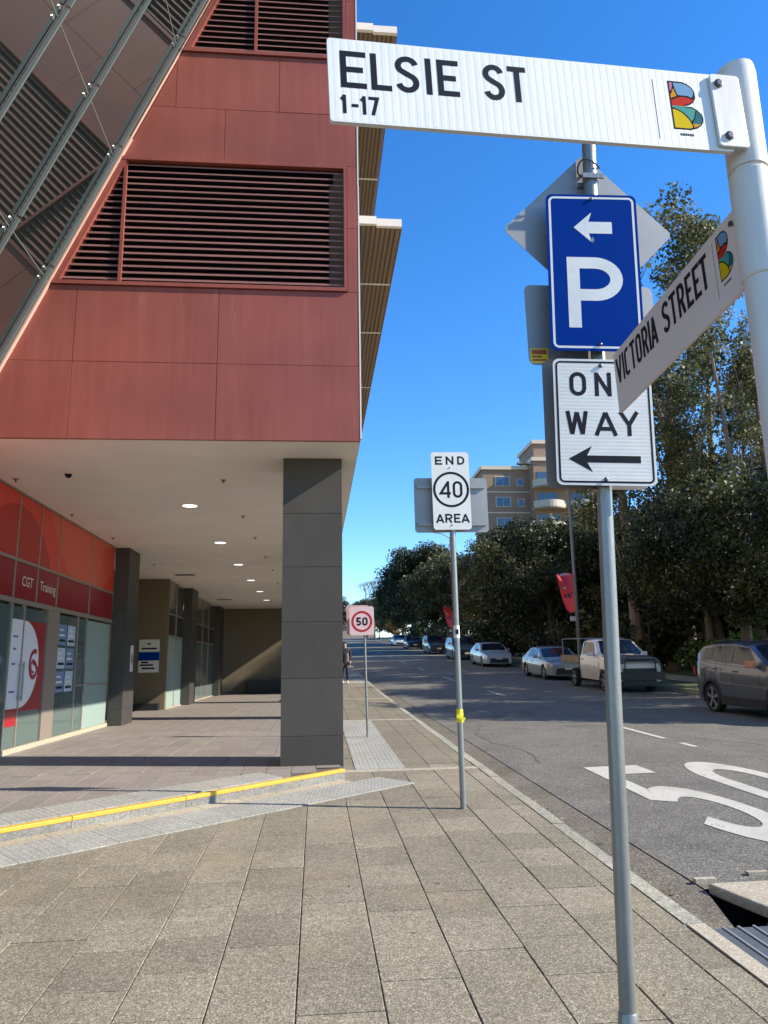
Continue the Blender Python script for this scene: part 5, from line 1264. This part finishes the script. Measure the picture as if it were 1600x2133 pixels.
E_ = [(0, 1), (1, 2), (2, 3), (3, 4), (4, 5), (2, 6), (6, 7), (7, 8), (8, 9), (2, 10), (10, 11), (11, 12), (12, 13), (0, 14), (14, 15), (15, 16), (16, 17), (0, 18), (18, 19), (19, 20), (20, 21)]
Rr_ = [.13, .12, .13, .055, .075, .085, .05, .04, .03, .035, .05, .04, .03, .035, .085, .055, .04, .035, .085, .055, .04, .035]
skin_obj('body', V_, E_, Rr_, M_skin, per)
skin_obj('coat', [(0, .01, .62), (0, 0, .92), (0, 0, 1.15), (0, .01, 1.37), (0, 0, 1.43), (.18, 0, 1.385), (.24, .02, 1.12), (.23, -.05, .90), (-.18, 0, 1.385), (-.24, 0, 1.12), (-.23, .05, .90)], [(0, 1), (1, 2), (2, 3), (3, 4), (3, 5), (5, 6), (6, 7), (3, 8), (8, 9), (9, 10)], [(.21, .16), (.17, .14), (.15, .13), (.15, .12), .07, .065, .055, .045, .065, .055, .045], M_cloth, per, root=1)
skin_obj('trousers', [(0, 0, .80), (.10, 0, .76), (.10, -.10, .48), (.10, -.05, .13), (-.10, 0, .76), (-.10, .10, .48), (-.10, .25, .16)], [(0, 1), (1, 2), (2, 3), (0, 4), (4, 5), (5, 6)], [.12, .095, .07, .058, .095, .07, .058], M_cloth, per)
skin_obj('shoe', [(.10, -.02, .06), (.10, -.12, .05), (.10, -.21, .04)], [(0, 1), (1, 2)], [.052, .05, .035], M_shoe, per)
skin_obj('shoe', [(-.10, .29, .10), (-.10, .20, .06), (-.10, .12, .045)], [(0, 1), (1, 2)], [.052, .05, .035], M_shoe, per)
skin_obj('hair', [(0, .015, 1.69), (0, .045, 1.64), (0, .05, 1.56)], [(0, 1), (1, 2)], [.085, .085, .06], M_hair, per)

# ------------------------------------------------------------------ trees
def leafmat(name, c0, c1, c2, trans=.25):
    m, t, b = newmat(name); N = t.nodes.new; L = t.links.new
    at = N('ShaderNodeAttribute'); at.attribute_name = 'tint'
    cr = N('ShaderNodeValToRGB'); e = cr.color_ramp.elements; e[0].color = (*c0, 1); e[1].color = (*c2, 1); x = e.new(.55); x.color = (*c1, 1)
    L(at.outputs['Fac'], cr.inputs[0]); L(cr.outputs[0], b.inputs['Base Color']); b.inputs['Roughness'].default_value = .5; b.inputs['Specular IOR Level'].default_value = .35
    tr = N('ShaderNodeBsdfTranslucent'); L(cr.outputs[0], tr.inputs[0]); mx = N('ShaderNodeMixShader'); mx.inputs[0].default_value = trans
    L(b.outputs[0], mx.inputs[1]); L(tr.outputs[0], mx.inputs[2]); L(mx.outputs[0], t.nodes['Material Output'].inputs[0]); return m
LM_fig = leafmat('fig_leaf', (.010, .017, .007), (.030, .042, .014), (.115, .125, .040), .2)
LM_euc = leafmat('gum_leaf', (.045, .055, .022), (.12, .13, .05), (.28, .25, .11), .35)
LM_shrub = leafmat('shrub_leaf', (.03, .055, .012), (.08, .13, .025), (.17, .22, .05))
LM_olive = leafmat('olive_leaf', (.022, .029, .011), (.070, .076, .026), (.18, .165, .06), .22)
LM_autumn = leafmat('autumn_leaf', (.10, .06, .015), (.22, .12, .03), (.36, .24, .06))
M_bark = mat('bark', (.11, .085, .065), .9, var=.3, vscale=6, bump=.5, bscale=20, stretch=(1, 1, .3))
M_gumbark = mat('gum_bark', (.20, .155, .115), .8, var=.35, vscale=4, stretch=(1, 1, .3))
def leaves_mesh(name, centres, radii, per, size, material, aspect=2.2, tints=None, flat=.8):
    C_ = []; T_ = []
    for i, (c, r) in enumerate(zip(centres, radii)):
        n = int(per * (r ** 1.6)); d = rng.normal(size=(n, 3)); d /= np.linalg.norm(d, axis=1)[:, None]
        rr = r * rng.random(n) ** .45; p = np.array(c) + d * rr[:, None] * np.array([1, 1, flat]); C_.append(p)
        tb_ = tints[i] if tints is not None else rng.random(); T_.append(np.clip(tb_ + rng.normal(size=n) * .16, 0, 1))
    P_ = np.concatenate(C_); T_ = np.concatenate(T_); n = len(P_); szv = np.exp(rng.normal(size=n) * .32)
    a = rng.normal(size=(n, 3)); a /= np.linalg.norm(a, axis=1)[:, None]; b = rng.normal(size=(n, 3)); b -= (b * a).sum(1)[:, None] * a; b /= np.linalg.norm(b, axis=1)[:, None]
    s = size * szv[:, None]; a = a * s * .5; b = b * s * .5 / aspect * 1.3
    V = np.stack([P_ - a, P_ + b, P_ + a, P_ - b], 1).reshape(-1, 3)
    me = bpy.data.meshes.new(name); me.vertices.add(4 * n); me.vertices.foreach_set('co', V.ravel().astype(np.float32))
    me.loops.add(4 * n); me.loops.foreach_set('vertex_index', np.arange(4 * n, dtype=np.int32)); me.polygons.add(n)
    me.polygons.foreach_set('loop_start', np.arange(0, 4 * n, 4, dtype=np.int32)); me.polygons.foreach_set('loop_total', np.full(n, 4, dtype=np.int32))
    at = me.attributes.new('tint', 'FLOAT', 'FACE'); at.data.foreach_set('value', T_.astype(np.float32)); me.materials.append(material); me.update(); return me
def make_tree(kind, H, Rw, base, nclump, per, size, lm, bark, seed, trunkr=.25, name='tree', lean_=(0, 0), multi=1):
    """returns an Empty with trunk and crown, foot at origin"""
    rs = np.random.RandomState(seed); rnd = random.Random(seed)
    t = bpy.data.objects.new(name, None); COL.objects.link(t); t.empty_display_size = .3
    cen = []; rad = []; tin = []
    lobes = [(rs.normal(size=3), rs.uniform(.75, 1.15)) for _ in range(7)]
    while len(cen) < nclump:
        d = rs.normal(size=3); d /= np.linalg.norm(d); q = rs.uniform(.35, 1.0) ** .6
        k = 1.0
        for ld, ls in lobes:
            c_ = d.dot(ld / np.linalg.norm(ld)); k += .22 * (ls - .95) * 4 * max(0, c_ - .5)
        if kind == 'euc':
            zz = rs.uniform(base, H); hh = (zz - base) / (H - base); prof = .35 + .65 * math.sin(min(1, hh * 1.15 + .15) * PI) if hh < .8 else .75 * (1 - hh) / .2 * .6 + .25
            a = rs.uniform(0, 2 * PI); rr = Rw * prof * rs.uniform(.15, 1) ** .6; off = .9 * math.sin(zz * .8 + seed)
            c = (rr * math.cos(a) + off, rr * math.sin(a), zz); r = rs.uniform(.45, 1.0) * Rw * .27
            if noise.noise(Vector((c[0] * .55 + seed, c[1] * .55, c[2] * .4))) < .02: continue
        else:
            hz = (H - base) / 2
            c = (Rw * d[0] * q * k, Rw * d[1] * q * k, base + hz + hz * d[2] * q * (1.0 if d[2] > 0 else .9) * k); r = rs.uniform(.55, 1.1) * Rw * .24
            if noise.noise(Vector((c[0] * .45 + seed, c[1] * .45, c[2] * .45))) < -.22: continue
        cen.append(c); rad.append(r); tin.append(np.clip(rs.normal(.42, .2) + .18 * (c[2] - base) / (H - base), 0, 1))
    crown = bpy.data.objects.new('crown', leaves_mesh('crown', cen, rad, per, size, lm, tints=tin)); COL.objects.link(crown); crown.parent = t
    mb = MB()
    for k in range(multi):
        a0 = 2 * PI * k / multi; sx, sy = (math.cos(a0) * .5, math.sin(a0) * .5) if multi > 1 else (0, 0); top = H * (.82 if kind == 'euc' else .55) * (1 - .1 * k)
        pts = []; n = 7
        for i in range(n):
            f_ = i / (n - 1); pts.append((sx * (1 + 1.5 * f_) + math.sin(f_ * 4 + seed + k) * .12 * H / 8 * f_ + (.6 * f_ if kind == 'euc' else 0), sy * (1 + 1.5 * f_) + math.cos(f_ * 3 + seed) * .1 * H / 8 * f_, -.3 + (top + .3) * f_))
        mb.tube(pts, [trunkr * (1 - .72 * i / (n - 1)) * (1.25 if i == 0 else 1) for i in range(n)], 9)
        idx = rs.choice(len(cen), min(len(cen), 16 if kind == 'euc' else 12), replace=False)
        for i in idx:
            c = Vector(cen[i]); h0 = max(base * .6, min(top, c.z * rnd.uniform(.55, .8))); f_ = (h0 + .3) / (top + .3); j = min(n - 1, int(f_ * (n - 1))); p0 = Vector(pts[j]); p1 = p0.lerp(c, .5) + Vector((0, 0, .15 * (c - p0).length)); rr = trunkr * (1 - .72 * f_) * .5
            mb.tube([p0, p1, c], [max(rr * (.6 if kind == 'euc' else 1), .025), max(rr * .35, .015), .008], 6)
    tr = obj('trunk', mb, bark, None); tr.parent = t; tr.name = 'trunk'
    return t
def put(src, x, y, sc, rz, label, cat, group, first=False, z=None, name=None, scz=None):
    c = src if first else copy_tree(src)
    if name: c.name = name
    c.location = (x, y, (g(y) + .12 if z is None else z)); c.scale = (sc, sc, scz or sc); c.rotation_euler = (0, 0, rz); tag(c, label, cat, group); return c
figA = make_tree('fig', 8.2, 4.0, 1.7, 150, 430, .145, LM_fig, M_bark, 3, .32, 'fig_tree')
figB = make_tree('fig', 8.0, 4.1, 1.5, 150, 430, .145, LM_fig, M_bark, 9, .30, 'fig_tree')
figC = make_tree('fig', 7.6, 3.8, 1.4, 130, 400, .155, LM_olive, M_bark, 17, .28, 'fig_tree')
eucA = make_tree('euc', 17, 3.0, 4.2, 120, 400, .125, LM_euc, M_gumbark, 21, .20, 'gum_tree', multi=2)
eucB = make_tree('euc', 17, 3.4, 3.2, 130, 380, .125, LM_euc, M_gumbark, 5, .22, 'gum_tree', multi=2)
GF = 'dense dark trees along the far verge'; GE = 'tall gum trees above the dark trees'
put(figA, 15.3, 17.6, .98, 0, 'dense dark tree beside the grey SUV, its shadow crossing the road', 'tree', GF, True)
put(figB, 14.6, 24.4, .90, 2, 'dark dense tree directly behind the grey SUV', 'tree', GF, True)
put(figA, 17.6, 31.5, 1.02, 1.3, 'dark rounded tree behind the white ute', 'tree', GF)
put(figB, 19.4, 28.5, .98, 4, 'dark tree at the right edge behind the grey SUV', 'tree', GF)
put(figC, 22.5, 34.5, 1.05, 0, 'olive tinged tree between the dark trees and the gums', 'tree', GF, True)
put(figA, 22.8, 44, 1.25, 3, 'dark tree behind the ladder rack of the ute', 'tree', GF)
put(figB, 18.6, 42, 1.05, 5, 'dark tree to the right of the red banner pole', 'tree', GF)
put(figA, 15.2, 47.5, 1.22, 2.4, 'large rounded dark fig just left of the nearest signpost, below the apartment block', 'tree', GF)
put(figC, 14.6, 57.0, 1.12, 1, 'olive green tree behind the END 40 post and silver sedan', 'tree', GF)
put(figB, 16.5, 68, 1.25, .5, 'dark tree in front of the foot of the apartment block', 'tree', GF)
put(figC, 12.9, 72, 1.2, 2.2, 'olive tree overhanging the dark cars up the road', 'tree', GF)
put(figA, 13.2, 82, 1.45, 4.4, 'tallest dark tree left of the END 40 post', 'tree', GF)
put(figB, 12.8, 97, 1.25, 1.9, 'dark tree above the farthest white car', 'tree', GF)
put(figC, 13.0, 112, 1.1, 3.9, 'far olive tree on the skyline just right of the 50 sign', 'tree', GF)
put(figA, 13.5, 128, 1.0, .9, 'farthest dark tree on the skyline above the 50 sign', 'tree', GF)
put(eucA, 16.3, 35.0, 1.56, 0, 'tallest slim gum tree rising beside the blue parking sign', 'tree', GE, True)
put(eucB, 20.6, 36.5, 1.42, 2.0, 'broad gum tree behind the shaded VICTORIA STREET blade', 'tree', GE, True)
put(eucA, 19.6, 30.5, 1.02, 3.4, 'gum tree near the right edge below the street name blades', 'tree', GE)
put(eucB, 17.4, 31.6, .78, .8, 'shorter gum with pale stems right of the one way sign', 'tree', GE)
put(eucA, 24.5, 38, 1.15, 5, 'gum tree half hidden behind the white post at the right edge', 'tree', GE)
shr = make_tree('fig', 1.5, 1.0, .1, 40, 420, .13, LM_shrub, M_bark, 30, .05, 'shrub')
GS = 'bright low shrubs in the garden bed'
put(shr, 15.9, 27.2, 1.0, 0, 'bright green low shrub on the verge right of the ute bonnet', 'shrub', GS, True)
put(shr, 17.2, 28.9, 1.2, 1, 'second bright shrub behind the one right of the ute bonnet', 'shrub', GS)
put(shr, 16.2, 30.6, 1.0, 2, 'bright shrub beside the ute cab in the garden bed', 'shrub', GS)
put(shr, 14.9, 24.0, .7, 3, 'small bright shrub nearest the tail of the grey SUV', 'shrub', GS)
put(shr, 20.5, 28.6, 1.3, 4, 'bright shrub at the right edge above the roof of the grey SUV', 'shrub', GS)
hd = make_tree('fig', 2.6, 2.6, 0, 90, 130, .20, LM_fig, M_bark, 41, .06, 'hedge')
for i, (x, y) in enumerate(((16.2, 36.5), (16.0, 42), (15.8, 48), (15.6, 54), (15.2, 60.5), (15, 67), (14.8, 74), (14.6, 82), (14.4, 90), (14.2, 100), (21.5, 31.5), (19, 34))):
    put(hd, x, y, 1.0 + .1 * (i % 3), i * 1.3, 'dark leafy hedge bush under the verge trees, %s' % ['behind the silver sedan', 'below the red banner', 'behind the pale sedan', 'behind the navy SUV', 'beside the navy SUV nose', 'behind the dark green car', 'beyond the dark green car', 'before the charcoal car', 'behind the charcoal car', 'behind the farthest white car', 'at the right edge behind the SUV roof', 'in the shade behind the ute'][i], 'hedge', 'hedge bushes along the far footpath', first=(i == 0))
aut = make_tree('fig', 3.4, 2.2, .6, 50, 120, .25, LM_autumn, M_bark, 50, .1, 'autumn_shrub')
put(aut, 13.4, 122, 1.0, 0, 'orange leaved small tree behind the 50 sign', 'tree', None, True); put(aut, 12.6, 150, 1.5, 2, 'orange leaved tree at the top of the road', 'tree', None)
# bare tree on the skyline
br_ = bpy.data.objects.new('bare_tree', None); COL.objects.link(br_); br_.location = (10.6, 135, g(135)); tag(br_, 'leafless fine twigged tree on the skyline above the 50 sign', 'tree')
mb = MB(); rr_ = random.Random(4)
def branch(p, d, L, r, k):
    q = p + d * L; mb.tube([p, q], [r, r * .65], 5, caps=False)
    if k:
        for _ in range(3 if k > 1 else 4): e = (d + Vector((rr_.uniform(-1, 1), rr_.uniform(-1, 1), rr_.uniform(-.2, .7))) * .62).normalized(); branch(q, e, L * .72, r * .62, k - 1)
branch(Vector((10.6, 135, g(135))), Vector((-.05, 0, 1)), 3.6, .16, 5)
obj('branches', mb, M_bark, br_)
# far backdrop trees at the end of the road
for i, (x, y, s_) in enumerate(((-6, 190, 1.6), (4, 215, 1.5), (14, 205, 1.4), (22, 170, 1.8), (30, 150, 2.0))):
    put([figC, figB, figA][i % 3], x, y, s_, i, 'distant tree at the crest of the road, %s from the left' % ['first', 'second', 'third', 'fourth', 'fifth'][i], 'tree', 'distant trees at the crest')

# ------------------------------------------------------------------ apartment block
M_brick = mat('apartment_brick', (.275, .18, .118), .85, var=.12, vscale=1.5, bump=.3, bscale=12); M_band = mat('apartment_band', (.60, .50, .36), .7, var=.05); M_win = mat('window_glass', (.05, .08, .13), .12, spec=.8); M_bal = mat('balcony_render', (.50, .42, .31), .7, var=.06)
apt = thing('apartment_building', (28, 100, g(100)), 'tan brick apartment block with cream balconies above the dark trees', 'building')
zb_ = g(95) - .5
for (x0, x1, y0, y1, z1) in ((22.3, 28.6, 95.0, 100.5, 27.2), (28.6, 37.3, 92.6, 104, 27.8), (29.2, 34.5, 94, 101, 30.6)):
    mb = MB(); mb.box(x0, x1, y0, y1, zb_, z1); obj('wall', mb, M_brick, apt)
    mb = MB(); mb.box(x0 - .25, x1 + .25, y0 - .25, y1 + .25, z1 + .003, z1 + .5); obj('roof_parapet', mb, M_band, apt)
for fl in range(8):
    z = 25.0 - fl * 2.85
    mb = MB(); mb.box(22.26, 28.58, 94.94, 95.0 - .003, z - .95, z - .8); obj('floor_band', mb, M_band, apt)
    for x in (24.0,):
        f_ = MB(); f_.box(x - .08, x + 2.0, 94.93, 94.99, z - .08, z + 1.28); fo = obj('window', f_, M_band, apt)
        for k in range(2): pn = MB(); pn.box(x + .03 + k * .97, x + .93 + k * .97, 94.90, 94.925, z, z + 1.2); obj('pane', pn, M_win, fo)
    f_ = MB(); f_.box(26.9, 27.9, 94.93, 94.99, z - .08, z + 1.0); fo = obj('window', f_, M_band, apt); pn = MB(); pn.box(26.98, 27.82, 94.90, 94.925, z, z + .92); obj('pane', pn, M_win, fo)
    for xb in (28.2, 32.8):
        bl = MB(); n = 10; out = [(xb + 4.4 * i / n, 92.6 - 1.9 * math.sin(PI * (.12 + .76 * i / n)) , z - 1.0) for i in range(n + 1)]
        poly = out + [(xb + 4.4, 92.58, z - 1.0), (xb, 92.58, z - 1.0)]
        bl.prism(poly, (0, 0, .18)); 
        for a, b in zip(out, out[1:]): bl.add([a, b, (b[0], b[1], z + .05), (a[0], a[1], z + .05), (a[0], a[1] + .12, z - 1), (b[0], b[1] + .12, z - 1), (b[0], b[1] + .12, z + .05), (a[0], a[1] + .12, z + .05)], [(0, 1, 2, 3), (7, 6, 5, 4), (3, 2, 6, 7)])
        bo = obj('balcony', bl, M_bal, apt)
        dd = MB(); dd.box(xb + .8, xb + 3.4, 92.53, 92.59, z - .8, z + 1.3); obj('balcony_door', dd, M_win, bo)
# brick house behind the trees
hs = thing('brick_house', (21.5, 50, g(50)), 'low orange brick house glimpsed between the trees behind the ute', 'house')
mb = MB(); mb.box(19.0, 28, 49, 57, 1.0, 5.2); obj('wall', mb, mat('orange_brick', (.42, .15, .06), .85, var=.1), hs)
mb = MB(); mb.prism([(18.4, 48.4, 5.25), (28.6, 48.4, 5.25), (28.6, 53, 7.6), (18.4, 53, 7.6)], (0, 0, .15)); mb.prism([(18.4, 57.6, 5.25), (18.4, 53, 7.6), (28.6, 53, 7.6), (28.6, 57.6, 5.25)], (0, 0, .15)); rf = obj('roof', mb, mat('roof_tile', (.22, .09, .05), .8), hs)
mb = MB(); mb.box(18.35, 28.65, 48.28, 48.42, 5.12, 5.26); obj('gutter', mb, M_powder, hs)
for x in (20.5, 23.6, 26): 
    f_ = MB(); f_.box(x, x + 1.4, 48.95, 48.99, 2.6, 4.1); fo = obj('window', f_, M_powder, hs); pn = MB(); pn.box(x + .08, x + 1.32, 48.92, 48.945, 2.68, 4.02); obj('pane', pn, M_win, fo)
wh = thing('white_house', (30, 48, g(48)), 'white rendered house glimpsed at the right edge through the trees', 'house')
mb = MB(); mb.box(27, 36, 44, 52, 1.0, 7.0); obj('wall', mb, mat('white_render', (.7, .7, .68), .8), wh); mb = MB(); mb.box(26.6, 36.4, 43.6, 52.4, 7.0, 7.3); obj('roof', mb, M_conc, wh)
fh = thing('distant_house', (9, 232, g(232)), 'pale distant house at the crest of the road behind the 50 sign', 'house')
zf_ = g(232); mb = MB(); mb.box(4, 18, 228, 238, zf_ - 1, zf_ + 4.0); obj('wall', mb, mat('pale_render', (.34, .27, .21), .8), fh)
mb = MB(); mb.prism([(3.5, 227.5, zf_ + 4), (18.5, 227.5, zf_ + 4), (18.5, 233, zf_ + 6.6), (3.5, 233, zf_ + 6.6)], (0, 0, .2)); mb.prism([(3.5, 238.5, zf_ + 4), (3.5, 233, zf_ + 6.6), (18.5, 233, zf_ + 6.6), (18.5, 238.5, zf_ + 4)], (0, 0, .2)); obj('roof', mb, mat('roof_grey', (.25, .17, .14), .8), fh)
# light poles with red banners
def banner_pole(x, y, zt, b0, b1, label, blabel):
    t = thing('light_pole', (x, y, g(y)), label, 'light pole', 'light poles with red banners')
    mb = MB(); mb.tube([(x, y, g(y) - .2), (x, y, zt * .5), (x, y, zt)], [.11, .085, .06], 14); obj('pole', mb, mat('pole_grey', (.22, .21, .19), .6), t, smooth=True)
    mb = MB(); mb.tube([(x, y, zt - .1), (x - .8, y, zt + .35), (x - 2.0, y, zt + .5)], [.05, .045, .035], 8); obj('arm', mb, MATS['pole_grey'], t, smooth=True)
    mb = MB(); mb.box(x - 2.6, x - 1.9, y - .12, y + .12, zt + .44, zt + .56); o = obj('lantern', mb, MATS['pole_grey'], t); bevel(o, .04)
    mb = MB(); mb.tube([(x, y, b0 + .04), (x - 1.0, y, b0 + .10)], .018, 6); mb.tube([(x, y, b1), (x - .35, y + .2, b1 - .03)], .018, 6); obj('banner_arm', mb, M_steel, t)
    mb = MB(); vs = []; nu, nv = 10, 18
    for j in range(nv + 1):
        f_ = j / nv; wd = .80 * (1 - .60 * f_ ** 1.2)
        for i in range(nu + 1):
            u = i / nu; xx = x - .06 - wd * u - .10 * math.sin(f_ * 6 + 1) * (1 - f_) * u; yy = y + .16 * math.sin(f_ * 7 + u * 4) * u + .5 * f_ * u; vs.append((xx, yy, b0 + .05 * u + (b1 - b0) * f_ + .05 * math.sin(u * 5 + f_ * 3)))
    fs = []; 
    mb.add(vs, [(j * (nu + 1) + i, j * (nu + 1) + i + 1, (j + 1) * (nu + 1) + i + 1, (j + 1) * (nu + 1) + i) for j in range(nv) for i in range(nu)])
    for k in range(len(mb.f)):
        j, i = divmod(k, nu); v = math.sin(j * .75 + i * .35); mb.m[k] = 1 if (j in (0, 5, 6, 12, 13) and 1 < i < 8 and v > .1) else 2 if (8 < j < 11 and 1 < i < 8 and (i + j) % 3) else 0
    o = obj('banner', mb, [mat('banner_red', (.85, .075, .085), .6), mat('banner_pale', (.75, .52, .52), .6), mat('banner_navy', (.06, .03, .10), .6)], t, smooth=True)
    so_ = o.modifiers.new('thickness', 'SOLIDIFY'); so_.thickness = .006
    mb = MB(); mb.box(x - .34, x - .1, y - .05, y + .05, b1 - .42, b1 - .2); obj('parking_plate', mb, M_powder, t)
banner_pole(12.72, 35.5, 11.0, 5.86, 3.98, 'tall grey light pole with a twisted red banner behind the ute tray', '')
banner_pole(12.72, 69.0, 13.5, 6.95, 4.95, 'distant light pole with a small dark red banner left of the END 40 post', '')
